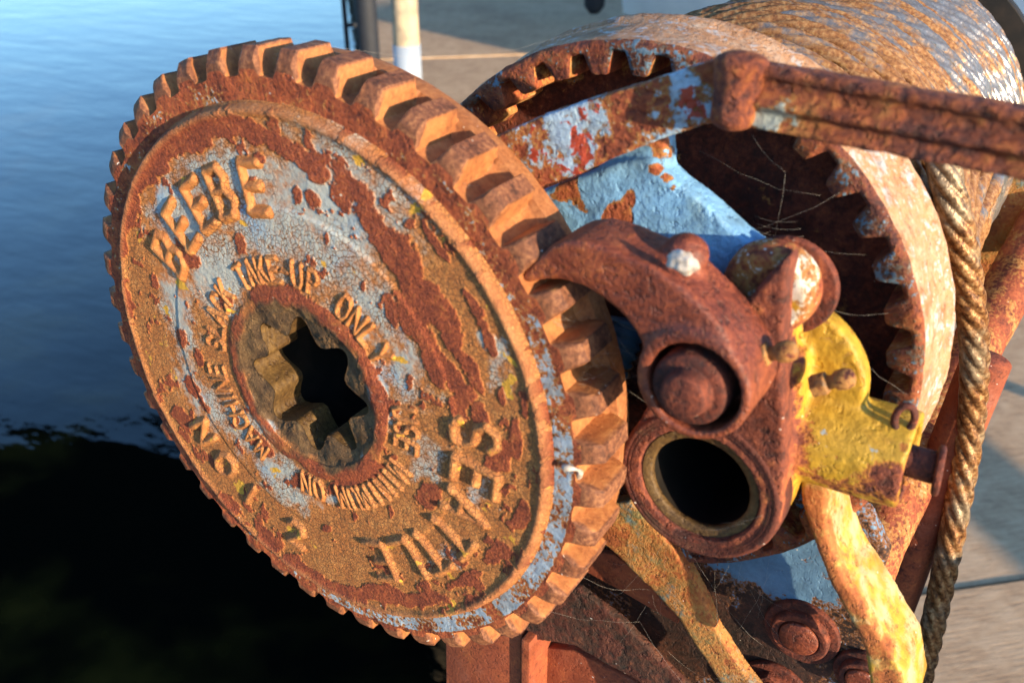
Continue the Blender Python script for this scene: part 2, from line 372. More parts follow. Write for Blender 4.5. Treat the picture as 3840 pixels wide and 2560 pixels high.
# dock
g = G('dock_concrete')
E1 = atz(1430, 400, -.9); E2 = atz(1905, 2560, -.9)
e = (E1 - E2)[:2]; e = e / np.linalg.norm(e); ang = math.atan2(e[1], e[0])      # along the edge, away from the viewer
mp = g.n('ShaderNodeMapping'); g.set(mp.inputs[0], g.tc); mp.inputs['Rotation'].default_value = (0, 0, -ang)
mp2 = g.n('ShaderNodeMapping'); g.set(mp2.inputs[0], mp.outputs[0]); mp2.inputs['Scale'].default_value = (1, .10, 1)
gr = g.noise(190, 6, .7, .0, mp2.outputs[0]); lg = g.noise(2.2, 4, .6)
c = g.ramp(g.math('MULTIPLY_ADD', gr, .4, g.math('MULTIPLY_ADD', g.noise(18, 6, .7, .4), .3, g.math('MULTIPLY', lg, .3))), [(.42, (.36, .225, .125)), (.5, (.52, .34, .195)), (.58, (.62, .43, .26))])
g.bump(gr, .0015); M['dock'] = g.fin(c, .85)
bm = bmesh.new(); nrm = np.array([e[1], -e[0]])      # inland
if nrm[0] < 0: nrm = -nrm
off0 = 0.0; rnd = random.Random(3)
sa = float((atz(3620, 2190, -.9)[:2] - E2[:2]) @ e)
for i in range(-2, 12):
    a0 = i * 1.5 + sa; a1 = a0 + 1.492; L = 30.0; j = rnd.uniform(0, .02)
    P = [E2[:2] + e * a0 + nrm * j, E2[:2] + e * a1 + nrm * j, E2[:2] + e * a1 + nrm * L, E2[:2] + e * a0 + nrm * L]
    top = -.9 + (.004 if i % 2 else 0)
    T = [bm.verts.new((*p, top)) for p in P]; D = [bm.verts.new((*p, -.955)) for p in P]
    bm.faces.new(T); bm.faces.new(D[::-1])
    for k in range(4): bm.faces.new((T[k], D[k], D[(k + 1) % 4], T[(k + 1) % 4]))
dock = tag(plain('dock', bm, M['dock']), kind='structure')
dock.modifiers.new('b', 'BEVEL').width = .006
bm = bmesh.new()
A = E2[:2] - e * 2 + nrm * .05; B = E2[:2] + e * 14 + nrm * .05
for s in (0.0, 3.0):
    P = [A + nrm * s, B + nrm * s, B + nrm * (s + .2), A + nrm * (s + .2)]
    T = [bm.verts.new((*p, -.96)) for p in P]; D = [bm.verts.new((*p, -1.9)) for p in P]
    bm.faces.new(T); bm.faces.new(D[::-1])
    for k in range(4): bm.faces.new((T[k], D[k], D[(k + 1) % 4], T[(k + 1) % 4]))
g = G('dark_timber'); c = g.ramp(g.noise(20, 5), [(.3, (.012, .010, .008)), (.7, (.035, .028, .02))]); M['timber'] = g.fin(c, .85)
tag(plain('dock_bulkhead', bm, M['timber']), kind='structure')

# dark slab added overhead, out of view, for its mirror image in the water
bm = bmesh.new()
rp = [(-11.6, 2.9), (-6.9, 6.6), (-1.2, 10.8), (0.5, 3.5), (-4.5, -0.5)]
n = 60; top = []
for i, p in enumerate(rp): top.append(bm.verts.new((*p, 3.0)))
bot = [bm.verts.new((*p, 3.25)) for p in rp]
bm.faces.new(top); bm.faces.new(bot[::-1])
for i in range(5): bm.faces.new((top[i], bot[i], bot[(i + 1) % 5], top[(i + 1) % 5]))
for p in ((-1.4, 10.5), (-4.4, -.4)): box(bm, (p[0], p[1], .55), (.2, .2, 4.9))
tag(plain('unseen_slab', bm, M['timber']), kind='structure')
# shed that shades the far dock
bm = bmesh.new(); box(bm, (7.3, 5.6, -.1), (4, 6.6, 1.8)); g = G('shed_wall'); M['shed'] = g.fin(g.ramp(g.noise(3), [(.3, (.2, .17, .14)), (.7, (.3, .26, .2))]), .8)
tag(plain('shed', bm, M['shed']), kind='structure')

# ================================================================== gear wheel
TIP, ROOT, NT = .1498, .1387, 44
wheel = thing('gear_wheel', 'big rusty gear wheel with raised letters, flaking pale blue paint and a star shaped hole', 'gear wheel', (0, .0, -.15))
def star(th):
    c = np.abs(np.cos(4 * th)); lob = (np.cos(8 * th) * .5 + .5)
    return .0258 + .0100 * lob ** 1.15 + .0005 * (fbm(np.cos(th) * 2 + 5, np.sin(th) * 2 + 5, 3, 3, 4) - .5)
NTH, NR = 1500, 250
th = np.linspace(0, 2 * PI, NTH, endpoint=False); u = np.linspace(0, 1, NR)
TH, U = np.meshgrid(th, u, indexing='ij')
S = star(TH); RR = S + (.1292 - S) * U
X = RR * np.cos(TH); Z = RR * np.sin(TH)
# cast profile, minus = towards the viewer
Hf = np.full_like(X, -.0028)
Hf -= .0009 * sstep(.0872, .0848, RR)                       # slightly raised middle field
Hf -= .0013 * np.exp(-((RR - .1256) / .0021) ** 2)    # round rib at the edge
Hf += .0036 * sstep(.1264, .1292, RR) ** 1.3
Hf -= .0010 * sstep(.051, .045, RR); Hf += .0010 * sstep(.0425, .038, RR) + .0015 * sstep(0, .1, .1 - U)
# letters as strokes
GL = {'A': [[(0, 0), (.5, 1), (1, 0)], [(.2, .38), (.8, .38)]], 'B': [[(0, 0), (0, 1), (.75, 1), (.95, .78), (.7, .53), (0, .53)], [(.7, .53), (1, .28), (.75, 0), (0, 0)]],
 'C': [[(1, .8), (.7, 1), (.25, 1), (0, .75), (0, .25), (.25, 0), (.7, 0), (1, .2)]], 'E': [[(.95, 1), (0, 1), (0, 0), (.95, 0)], [(0, .52), (.75, .52)]],
 'H': [[(0, 0), (0, 1)], [(1, 0), (1, 1)], [(0, .5), (1, .5)]], 'I': [[(.5, 0), (.5, 1)]], 'K': [[(0, 0), (0, 1)], [(.95, 1), (0, .4)], [(.3, .6), (1, 0)]],
 'L': [[(0, 1), (0, 0), (.9, 0)]], 'M': [[(0, 0), (0, 1), (.5, .3), (1, 1), (1, 0)]], 'N': [[(0, 0), (0, 1), (1, 0), (1, 1)]],
 'O': [[(.25, 0), (0, .25), (0, .75), (.25, 1), (.75, 1), (1, .75), (1, .25), (.75, 0), (.25, 0)]], 'P': [[(0, 0), (0, 1), (.75, 1), (1, .78), (.75, .5), (0, .5)]],
 'S': [[(.95, .82), (.7, 1), (.25, 1), (0, .8), (.2, .56), (.8, .44), (1, .2), (.75, 0), (.25, 0), (0, .18)]], 'T': [[(0, 1), (1, 1)], [(.5, 1), (.5, 0)]],
 'U': [[(0, 1), (0, .25), (.25, 0), (.75, 0), (1, .25), (1, 1)]], 'Y': [[(0, 1), (.5, .5), (1, 1)], [(.5, .5), (.5, 0)]], '-': [[(.1, .5), (.9, .5)]],
 '1': [[(.5, 0), (.5, 1)]], '2': [[(0, .8), (.3, 1), (.8, .95), (.95, .7), (.1, 0), (1, 0)]]}
strokes = []
def put(ch, deg, r0, r1, wd, wt, out=True):
    """a letter at angle deg between radii r0 (inner) and r1, top outwards (out) or inwards"""
    a = R(deg); er = np.array([math.cos(a), math.sin(a)]); et = np.array([math.sin(a), -math.cos(a)])   # et = clockwise
    if not out: et = -et
    for line in GL[ch]:
        q = []
        for (x, y) in line:
            rr = r0 + (r1 - r0) * (y if out else 1 - y)
            q.append(er * rr + et * ((x - .5) * wd))
        for A_, B_ in zip(q[:-1], q[1:]): strokes.append((A_, B_, wt))
for ch, d in zip('BEEBE', (149.5, 136.7, 124.2, 113.1, 99.6)): put(ch, d, .0835, .1045, .0112, .0021)
for ch, d in zip('SEATTLE', (4.8, -8.2, -20.5, -32.5, -44.5, -55.5, -67.5)): put(ch, d, .0835, .1045, .0120, .0021)
for ch, d in zip('NO12', (-146.2, -134.1, -122, -102.7)): put(ch, d, .0915, .1065, .0105, .0019, False)
for ch, d in zip('SLACK', (174, 165.6, 157.4, 149.2, 141)): put(ch, d, .0530, .0640, .0054, .00105)
for ch, d in zip('TAKE-UP', (123.9, 115.7, 108.0, 100.1, 93.4, 86.6, 77.5)): put(ch, d, .0520, .0630, .0054, .00105)
for ch, d in zip('ONLY', (59.6, 51.4, 43, 34)): put(ch, d, .0510, .0625, .0056, .00105)
for ch, d in zip('MACHINE', (-127.5, -135.8, -143.8, -150.8, -157.0, -163.6, -171)): put(ch, d, .0560, .0670, .0056, .00105)
for ch, d in zip('USE MINIMUM ON', [6 - 8.0 * i for i in range(14)]):
    if ch != ' ': put(ch, d, .0525, .0640, .0054, .00105)
D = np.full(X.shape, 9.0)
WX = X + (fbm(X, Z, 200, 2, 31) - .5) * .0003; WZ_ = Z + (fbm(X, Z, 200, 2, 37) - .5) * .0005
for A_, B_, wt in strokes:
    mx, mz = (A_ + B_) / 2; rad = np.linalg.norm(A_ - B_) / 2 + wt * 2.2
    # limit to the neighbourhood
    sel = (np.abs(X - mx) < rad) & (np.abs(Z - mz) < rad)
    px_, pz_ = WX[sel] - A_[0], WZ_[sel] - A_[1]; d = B_ - A_; L2 = d @ d + 1e-12
    t = np.clip((px_ * d[0] + pz_ * d[1]) / L2, 0, 1)
    dist = np.hypot(px_ - t * d[0], pz_ - t * d[1]) / wt
    D[sel] = np.minimum(D[sel], dist)
big = RR > .076
lh = sstep(1.50, .20, D) * np.where(big, .0022, .0014)
lh = lh * (.92 + .16 * fbm(X, Z, 60, 2, 41))
# blobs painted on the face: pixel ellipses of the photograph carried onto the face plane
def ell(px, py, rx, ry, rot=0):
    c = at(px, py, 0)[[0, 2]]; a = R(rot); ux, uy = math.cos(a), math.sin(a)
    p1 = at(px + ux * rx, py + uy * rx, 0)[[0, 2]] - c; p2 = at(px - uy * ry, py + ux * ry, 0)[[0, 2]] - c
    return c, np.linalg.inv(np.array([p1, p2]).T)
def field(lst, X, Z, warp=.004, seed=0):
    wx = X + (fbm(X, Z, 150, 5, 51 + seed, .6) - .5) * warp * 2; wz = Z + (fbm(X, Z, 150, 5, 61 + seed, .6) - .5) * warp * 2
    out = np.zeros_like(X)
    for (px, py, rx, ry, rot) in lst:
        c, Mi = ell(px, py, rx, ry, rot)
        a = Mi[0, 0] * (wx - c[0]) + Mi[0, 1] * (wz - c[1]); b = Mi[1, 0] * (wx - c[0]) + Mi[1, 1] * (wz - c[1])
        out = np.maximum(out, np.clip(1 - .5 * (a * a + b * b) ** .8, 0, 1))
    return out
FL = [(560,640,130,60,-40),(660,530,130,60,-20),(760,520,60,50,0),(860,470,130,50,5),(1000,500,130,40,25),(1110,560,90,35,35),(500,780,40,110,10),(470,900,30,90,5),
 (1200,620,80,35,50),(1290,730,60,30,55),(1350,700,110,40,48),(1430,850,120,45,55),(1520,960,130,60,52),(1590,1100,120,50,60),(1680,1180,160,45,62),(1560,1180,110,40,62),(1640,1330,120,35,70),(1730,1430,90,30,65),(1770,1360,120,30,62),
 (1820,1560,70,30,80),(1730,1520,60,25,70),(1130,720,18,35,-10),(1190,740,26,40,-30),(970,680,15,30,0),(1000,600,18,22,0),(925,905,22,40,-15),(730,960,45,35,20),
 (1490,1150,25,60,-15),(870,1120,25,25,0),(1060,1110,110,45,15),(1180,1150,90,40,30),(1010,1200,60,50,0),(1290,1240,60,26,50),(1400,1380,30,60,-15),(1425,1520,28,70,-5),
 (1300,1810,60,32,-10),(1400,1750,60,40,-20),(1170,1790,60,25,15),(1000,1650,60,28,45),(1620,1850,55,55,0),(1550,830,20,20,0),(1880,1720,50,80,20),(1950,1650,25,80,0),
 (1960,1920,40,60,20),(1880,2060,60,40,-30),(1760,2160,70,30,-25),(1600,2230,110,30,-8),(1440,2210,110,30,5),(1300,2200,90,28,20),(1150,2120,100,26,35),(1020,2000,80,24,45),(880,1880,60,25,50),
 (1230,2240,100,20,25),(700,1560,25,60,-35),(640,1650,20,70,-30),(560,1500,22,70,-20),(510,1320,20,80,-10),(490,1120,18,80,0),(740,1440,22,50,-25),(700,1250,18,40,-20),(770,1330,16,40,-20),(780,1500,14,40,-30),
 (1990,1500,18,60,0),(1850,1280,20,60,-20),(1480,620,70,16,45),(1650,900,90,18,58),(1800,1150,90,20,65),(600,1050,12,30,-10),(1250,880,10,20,0),(1380,1060,10,20,0),(1560,1420,12,22,10),(1900,1480,14,26,0),
 (1480,1900,10,16,0),(1240,1960,20,16,0),(560,1780,20,50,-40),(1700,1600,12,20,0),(1600,1500,10,16,0),(1500,1700,12,14,0),(1760,1480,30,60,20),(1300,660,10,14,0),(820,640,14,18,0)]
PT = [(1150,760,330,260,40),(900,640,220,120,0),(700,850,180,180,-20),(820,1020,160,140,-30),(1270,900,240,260,45),(1040,830,200,160,10),(1420,1120,130,200,-30),(680,1150,80,260,-10),(740,1450,60,200,-25),(890,1560,60,200,-35),
 (1060,1750,110,60,35),(1250,1850,150,45,-5),(1440,1500,60,120,0),(1420,1400,80,120,-20),(1640,1700,90,100,30),(1800,1850,60,80,20),(1870,1330,50,160,-20),(1100,1850,120,50,30),(1700,2080,90,60,-30),(1560,1400,90,150,-25),(640,760,80,90,0),(1000,1560,40,80,-40),(1380,1640,20,90,0)]
PTn = [(1500,2000,300,220,-30),(1650,1600,120,200,0),(1000,1950,240,90,40),(520,1250,70,300,-10),(1640,1250,60,250,-30)]
fl = field(FL, X, Z, .0030); pt = field(PT, X, Z, .010, 7); pn = field(PTn, X, Z, .010, 13)
fl = np.maximum(fl, sstep(.40, .5, fbm(X, Z, 110, 5, 91, .6) - .235 + .10 * sstep(.095, .118, RR)) * .60)
fl = fl + (fl > .2) * ((fbm(X, Z, 300, 5, 105, .7) - .5) * .55 + (fbm(X, Z, 110, 3, 107) - .5) * .25); fl = np.clip(fl, 0, 1)
band = sstep(.0395, .0415, RR) * sstep(.0515, .049, RR + (fbm(X, Z, 90, 4, 85) - .5) * .010) * (.42 + .25 * fbm(X, Z, 60, 4, 86)); fl = np.maximum(fl, band)
letter = sstep(1.35, .9, D)
flm = sstep(.46, .54, fl) * (1 - letter * .8)
oc = np.clip(.62 - pt * .55 + pn * .35 + (fbm(X, Z, 30, 4, 71) - .5) * .5, 0, 1)
ptv = np.clip(.29 + pt * .30 - pn * .16 + (fbm(X, Z, 28, 4, 77) - .5) * .35, 0, 1) * sstep(1.0, 1.6, D) + 0
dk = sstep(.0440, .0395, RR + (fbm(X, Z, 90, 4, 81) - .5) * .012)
Y = Hf - lh - flm * (.0002 + .0005 * fbm(X, Z, 420, 4, 95)) + (fbm(X, Z, 60, 4, 99) - .5) * .0010 + (1 - flm) * (fbm(X, Z, 500, 3, 98) - .5) * .0003 + dk * (fbm(X, Z, 200, 3, 97) - .5) * .0009
idx = np.arange(NTH * NR).reshape(NTH, NR)
q = np.stack([idx[:, :-1], idx[:, 1:], np.roll(idx, -1, 0)[:, 1:], np.roll(idx, -1, 0)[:, :-1]], -1).reshape(-1, 4)
V = np.stack([X, Y, Z], -1).reshape(-1, 3)
isl = (D.reshape(-1)[q].mean(1) < .95)
def part(sel, name, mat, at_):
    qq = q[sel]; used, inv = np.unique(qq, return_inverse=True)
    me = npmesh(name, V[used], inv.reshape(-1, 4))
    for k, a in at_.items(): attr(me, k, a.reshape(-1)[used])
    return link(name, me, mat, wheel)
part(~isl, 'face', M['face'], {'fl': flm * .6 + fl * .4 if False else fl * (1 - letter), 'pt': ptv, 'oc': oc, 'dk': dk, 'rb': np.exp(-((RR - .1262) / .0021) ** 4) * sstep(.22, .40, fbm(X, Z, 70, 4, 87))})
part(isl, 'raised_lettering', M['face'], {'fl': fl * (1 - letter), 'pt': np.clip(ptv * .6, 0, 1), 'oc': oc * .5, 'dk': dk, 'rb': np.full_like(X, .35)})
# star bore wall
bt = np.linspace(0, 2 * PI, 500, endpoint=False); ys = np.linspace(.001, .0165, 14)
BT, BY = np.meshgrid(bt, ys, indexing='ij'); S = star(BT) - .0003
bv = np.stack([S * np.cos(BT), BY - .003 * 0, S * np.sin(BT)], -1).reshape(-1, 3); ix = np.arange(500 * 14).reshape(500, 14)
bv[:, 1][ix[:, 0]] = Y[:, 0][(np.arange(500) * NTH // 500)]
bq = np.stack([ix[:, :-1], ix[:, 1:], np.roll(ix, -1, 0)[:, 1:], np.roll(ix, -1, 0)[:, :-1]], -1).reshape(-1, 4)
link('star_bore', npmesh('star_bore', bv, bq), M['bore'], wheel)
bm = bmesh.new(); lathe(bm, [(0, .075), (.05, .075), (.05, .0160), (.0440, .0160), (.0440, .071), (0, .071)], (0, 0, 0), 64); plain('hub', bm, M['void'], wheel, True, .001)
# toothed rim: one casting, section by section
def tooth_r(t):     # radius along the pitch, t in 0..1
    t = t - .5; a = abs(t)
    top, root = .185, .315
    if a < top: return TIP
    if a > root: return ROOT - .0006 * sstep(root, .5, a)
    k = (a - top) / (root - top); return TIP + (ROOT - TIP) * (k * k * (3 - 2 * k) * .55 + k * .45)
prof_n = 26; angs = []; rads = []
for i in range(NT):
    w_ = random.uniform(-.02, .02)
    for k in range(prof_n):
        angs.append(R(87.8 - 4.1) + 2 * PI * (i + (k + .5) / prof_n) / NT); rads.append(tooth_r((k + .5) / prof_n + w_ * .4))
angs = np.array(angs); rads = np.array(rads); N = len(angs)
toothy = (rads - ROOT) / (TIP - ROOT); toothy = np.clip(toothy, 0, 1)
rings = []      # (radius array, y array)
def rg(r, y): rings.append((r, y))
one = np.ones(N)
for r_ in (.1270, .1300, .1330, .1355, .1375): rg(one * r_, one * (.0008 - .0006 * (r_ - .127) / .0115))
rg(np.minimum(rads, .1383), one * .0002)
rg(ROOT + (rads - ROOT) * .25, .0002 + .0 * toothy)
rg(ROOT + (rads - ROOT) * .52, .0003 + .0002 * toothy)
rg(ROOT + (rads - ROOT) * .80, .0006 + .0016 * toothy)
rg(rads, .0010 + .0030 * toothy)
for y in (.0052, .0080, .0110, .0140, .0170, .0200): rg(rads + 0, one * y)
FLR = .1447
rg(rads + 0, .0218 + .0012 * toothy)
rg(np.where(rads > FLR, FLR + (rads - FLR) * .3, ROOT + (FLR - ROOT) * .55), one * .0240)
for r_, y_ in ((FLR, .0250), (FLR + .0003, .0275), (FLR + .0003, .0310), (FLR, .0345), (FLR - .002, .0358), (.120, .0358), (.060, .0358)): rg(one * r_, one * y_)
ra = np.array([r for r, y in rings]); ya = np.array([y for r, y in rings]); K = len(rings)
nx = ra * np.cos(angs); nz = ra * np.sin(angs)
wob = (fbm(nx + 2, nz + ya * 3, 160, 4, 21) - .5)
ra2 = ra + wob * .0006 * sstep(.138, .141, ra) * (ya < .0335); ya2 = ya + (fbm(nx + 5, nz + 8, 200, 4, 23) - .5) * .0009
V2 = np.stack([ra2 * np.cos(angs), ya2, ra2 * np.sin(angs)], -1).reshape(-1, 3); ix = np.arange(K * N).reshape(K, N)
q2 = np.stack([ix[:-1], ix[1:], np.roll(ix[1:], -1, 1), np.roll(ix[:-1], -1, 1)], -1).reshape(-1, 4)
me = npmesh('toothed_rim', V2, q2)
rr_ = ra.reshape(-1); aa_ = np.tile(angs, K); yy = ya.reshape(-1)
front = sstep(.0068, .0058, yy) * 0 + (yy < .0066)
pm = np.where((rr_ < .138) & (yy < .0012), .04 + .36 * sstep(R(-125), R(-70), np.where(aa_ > PI, aa_ - 2 * PI, aa_)) * sstep(R(38), R(5), np.where(aa_ > PI, aa_ - 2 * PI, aa_)), -.12)
attr(me, 'pm', pm)
ld = sstep(.1478, .1492, rr_) * .75 + ((yy > .0235) & (rr_ < .1455)) * .45 + (yy < .0035) * (rr_ > .1387) * .62; attr(me, 'ld', ld)
rim = link('toothed_rim', me, M['annulus'], wheel)
me.materials.append(M['gear'])
mi = np.zeros(len(me.polygons), np.int32); rc = np.arange(K - 1).repeat(N); mi[rc >= 6] = 1; me.polygons.foreach_set('material_index', mi)
wm = rim.modifiers.new('e', 'EDGE_SPLIT'); wm.split_angle = R(28)

# ================================================================== ring gear and drum
RC = np.array([.1161, .0236]); RY = .085
ring = thing('ring_gear', 'large ring gear with inward teeth, pale rust and worn blue paint, behind the gear wheel', 'ring gear', (RC[0], RY, RC[1] - .13))
RN = 40; RT, RRt = .1135, .1222
angs = []; rads = []
for i in range(RN):
    for k in range(24):
        t = (k + .5) / 24; angs.append(R(9.5 + 9 * i) + R(9) * t - R(0)); a = abs(t - .5)   # t=.5 -> gap centre 14,23,...
        if a < .15: r_ = RRt
        elif a > .33: r_ = RT
        else:
            k_ = (a - .15) / .18; r_ = RRt + (RT - RRt) * (k_ * .6 + .4 * k_ * k_ * (3 - 2 * k_))
        rads.append(r_)
angs = np.array(angs); rads = np.array(rads); N = len(angs); one = np.ones(N)
rings = [(rads, one * (RY + .034)), (rads, one * (RY + .020)), (rads, one * (RY + .008)), (rads + .0002, one * (RY + .001)), (rads + .0010, one * RY), (np.maximum(rads, .1225) + .0004, one * (RY - .0004)),
         (one * .1245, one * (RY - .0006)), (one * .1262, one * (RY - .0002)), (one * .1274, one * (RY + .0016)), (one * .1278, one * (RY + .004)),
         (one * .1282, one * (RY + .010)), (one * .1288, one * (RY + .018)), (one * .1296, one * (RY + .026)), (one * .1304, one * (RY + .031)),
         (one * .1318, one * (RY + .0335)), (one * .1322, one * (RY + .037)), (one * .1312, one * (RY + .0395)), (one * .125, one * (RY + .0395)), (one * .05, one * (RY + .0395))]
ra = np.array([r for r, y in rings]); ya = np.array([y for r, y in rings]); K = len(rings)
xx = ra * np.cos(angs); zz = ra * np.sin(angs)
ra2 = ra + (fbm(xx + 4, zz + ya * 2, 110, 5, 121) - .5) * .0016; ya2 = ya + (fbm(xx + 7, zz + 3, 160, 4, 123) - .5) * .0014
V2 = np.stack([RC[0] + ra2 * np.cos(angs), ya2, RC[1] + ra2 * np.sin(angs)], -1).reshape(-1, 3); ix = np.arange(K * N).reshape(K, N)
def rows(a, b):
    i_ = ix[a:b + 1]; return np.stack([i_[:-1], i_[1:], np.roll(i_[1:], -1, 1), np.roll(i_[:-1], -1, 1)], -1).reshape(-1, 4)
def ringpart(a, b, name, mat):
    qq = rows(a, b); used, inv = np.unique(qq, return_inverse=True); me = npmesh(name, V2[used], inv.reshape(-1, 4)); return link(name, me, mat, ring)
ringpart(0, 3, 'inner_teeth', M['pipe'])
ringpart(3, 8, 'toothed_face', M['ringf'])
ringpart(8, K - 1, 'outer_band', M['ring'])
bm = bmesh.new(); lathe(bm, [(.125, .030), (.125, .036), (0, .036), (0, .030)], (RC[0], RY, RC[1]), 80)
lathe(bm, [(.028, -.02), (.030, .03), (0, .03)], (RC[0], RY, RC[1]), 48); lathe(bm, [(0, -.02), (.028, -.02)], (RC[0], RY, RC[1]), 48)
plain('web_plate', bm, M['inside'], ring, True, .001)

drum = thing('cable_drum', 'drum wound with many turns of silvery and rusty wire rope at upper right', 'cable drum', (RC[0], .15, RC[1] - .12))
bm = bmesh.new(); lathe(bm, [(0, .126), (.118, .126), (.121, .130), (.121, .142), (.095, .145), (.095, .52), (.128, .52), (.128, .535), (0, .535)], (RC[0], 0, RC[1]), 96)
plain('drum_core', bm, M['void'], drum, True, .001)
def ropemesh(name, P, r, parent, twist=60., segs=24, lob=.13, mat=None, start=0., nl=6):
    """laid wire rope: six-lobed section that turns along its length"""
    fr = frames(P); v = []; s = start
    for i, (p, t, u_, v_) in enumerate(fr):
        if i: s += (fr[i][0] - fr[i - 1][0]).length
        for k in range(segs):
            a = 2 * PI * k / segs; rr = r * (1 - lob + lob * abs(math.cos((a * nl / 2 + s * twist * nl / 2))) ** .7)
            v.append(p + u_ * (rr * math.cos(a)) + v_ * (rr * math.sin(a)))
    n = len(fr); ix = np.arange(n * segs).reshape(n, segs)
    qq = np.stack([ix[:-1], ix[1:], np.roll(ix[1:], -1, 1), np.roll(ix[:-1], -1, 1)], -1).reshape(-1, 4)
    return npmesh(name, np.array([tuple(a) for a in v]), qq)
# turns of rope: every turn of the coil, one after another, crossing a little
P = []; y = .151; turns = 26; rnd = random.Random(5)
for k in range(turns * 250):
    a = 2 * PI * k / 250; tt = k / 250
    yy = .151 + tt * .0136 + .0014 * math.sin(tt * 3.1)
    rad = .1095 + .0055 * math.sin(min(tt / 16, 1) * 1.5) + .0020 * math.sin(tt * 2.3 + a * .5) + (.004 if 3 < tt < 8 else 0) * math.sin((tt - 3) / 5 * PI)
    P.append((RC[0] + rad * math.cos(a), yy, RC[1] + rad * math.sin(a)))
me = ropemesh('rope_turns', P, .0059, drum, twist=80, segs=36, lob=.34)
link('rope_turns', me, M['rope'], drum)
bm = bmesh.new(); tube(bm, [(RC[0], .075, RC[1]), (RC[0], .56, RC[1])], .02, 24); plain('shaft', bm, M['pin'], drum, True)

# rope falling from the drum
fall = thing('hanging_rope', 'thick twisted rusty wire rope hanging from the drum down to the dock', 'wire rope', (.27, .28, -.5))
def Pp(px, py, Y): return tuple(at(px, py, Y))
mainP = smoothpts([Pp(3490, 470, .19), Pp(3530, 600, .186), Pp(3565, 740, .186), Pp(3598, 880, .19), Pp(3632, 1080, .20), Pp(3655, 1330, .215), Pp(3640, 1600, .23), Pp(3590, 1900, .23), Pp(3530, 2200, .23), Pp(3475, 2450, .23), Pp(3420, 2680, .23), Pp(3340, 2980, .23)], 34)
me = ropemesh('rope', mainP, .0074, fall, twist=75, segs=48, lob=.26, nl=6); link('rope', me, M['hang'], fall)
for i, (a, ya_, b, yb_) in enumerate([((3590, 520), .225, (3585, 740), .198), ((3650, 520), .26, (3604, 780), .215), ((3715, 540), .29, (3622, 810), .235), ((3790, 560), .32, (3645, 830), .25)]):
    Q = smoothpts([Pp(a[0] + 10, a[1] - 60, ya_ + .004), Pp(*a, ya_), Pp(*b, yb_), Pp(3612 + i * 4, 960, .204), Pp(3640, 1150, .207), Pp(3652, 1300, .217)], 30)
    me = ropemesh('lead_strand', Q, .0062, fall, twist=110, segs=30, lob=.24); link('lead_strand', me, M['rope'], fall)

# ================================================================== blue arm
arm = thing('blue_arm', 'light blue painted cast arm with rust patches between gear wheel and pivot flange', 'bracket arm', (.10, .05, .05))
AY = .052
bm = bmesh.new()
prism(bm, xz([(1880, 780), (2059, 706), (2178, 658), (2248, 634), (2336, 604), (2395, 597), (2441, 601), (2476, 636), (2546, 695), (2600, 733), (2650, 773), (2720, 840), (2800, 905), (2900, 985), (2955, 1030),
                   (2900, 1120), (2760, 1100), (2500, 1010), (2300, 960), (2100, 1000), (1950, 1000)], AY), AY, AY + .014, .02)
prism(bm, xz([(2230, 640), (2300, 560), (2420, 500), (2490, 520), (2500, 600), (2490, 660), (2380, 640)], AY + .004), AY + .004, AY + .015)
bl = [(at(2130, 740, AY), .013, -.6), (at(2330, 790, AY), .009, -1.1), (at(2300, 840, AY), .009, -.9), (at(2370, 720, AY), .006, -.8), (at(2500, 690, AY), .0045, -.8), (at(2545, 730, AY), .004, -.8), (at(2460, 645, AY), .004, -.6), (at(2470, 560, AY), .014, -.7), (at(2720, 850, AY), .005, -.7),
      (at(2450, 780, AY), .028, .5), (at(2700, 920, AY), .035, .5), (at(2100, 830, AY), .012, .5), (at(2240, 690, AY), .010, .4), (at(2860, 1040, AY + .005), .016, -.3)]
cast('arm', bm, M['bluearm'], arm, .0012, 5, .00035, seed=3, blobs=bl)

sv_ = thing('ribbed_sleeve', 'small blue painted ribbed sleeve in the shade between gear wheel and pawl', 'sleeve', tuple(at(2330, 1250, .055)))
bm = bmesh.new(); c0 = Vector(at(2345, 1235, .058)); pr_ = [(0, -.02)]
for k in range(6): pr_ += [(.0076, -.02 + k * .004), (.0088, -.0188 + k * .004), (.0088, -.0176 + k * .004), (.0076, -.0164 + k * .004)]
lathe(bm, pr_ + [(0, .005)], c0, 40, (.05, .55, .83)); plain('sleeve_body', bm, metal('sleeve_paint', 'dark', (.03, .075, .12), .44, scale=60, seed=51), sv_, True)

# ================================================================== yellow lever casting
CY = .030
lever = thing('lever_casting', 'yellow and rust cast lever with bored tube end, side socket and long leg', 'lever', (.19, .05, -.04))
bm = bmesh.new()
tc_ = (.1774, -.0050)
lk = []
for a in range(150, 365, 10): lk.append((tc_[0] + .0338 * math.cos(R(a)), tc_[1] + .0338 * math.sin(R(a))))
lk += xz([(2942, 1700), (2938, 1500), (2936, 1300), (2938, 1200), (2900, 1190), (2800, 1180), (2600, 1190), (2450, 1250)], CY) + [(.155, .03)]
prism(bm, lk, CY, CY + .046, .10)
prism(bm, xz([(2936, 1300), (2940, 1180), (2950, 1070), (2956, 985), (2938, 968), (2905, 1010), (2855, 1060), (2800, 1130), (2700, 1200), (2750, 1320)], CY), CY, CY + .016, .05)
lathe(bm, [(0, 0), (.0338, 0), (.0338, .05), (0, .05)], (tc_[0], CY, tc_[1]), 64)
# body swelling back to the side socket
prism(bm, [(.186, -.020), (.206, .0), (.209, .030), (.206, .055), (.190, .062), (.175, .035)], CY + .015, CY + .050, .12)
lathe(bm, [(0, 0), (.033, 0), (.033, .006), (.0325, .010), (.0, .012)], (.1950, CY + .026, .0375), 64)
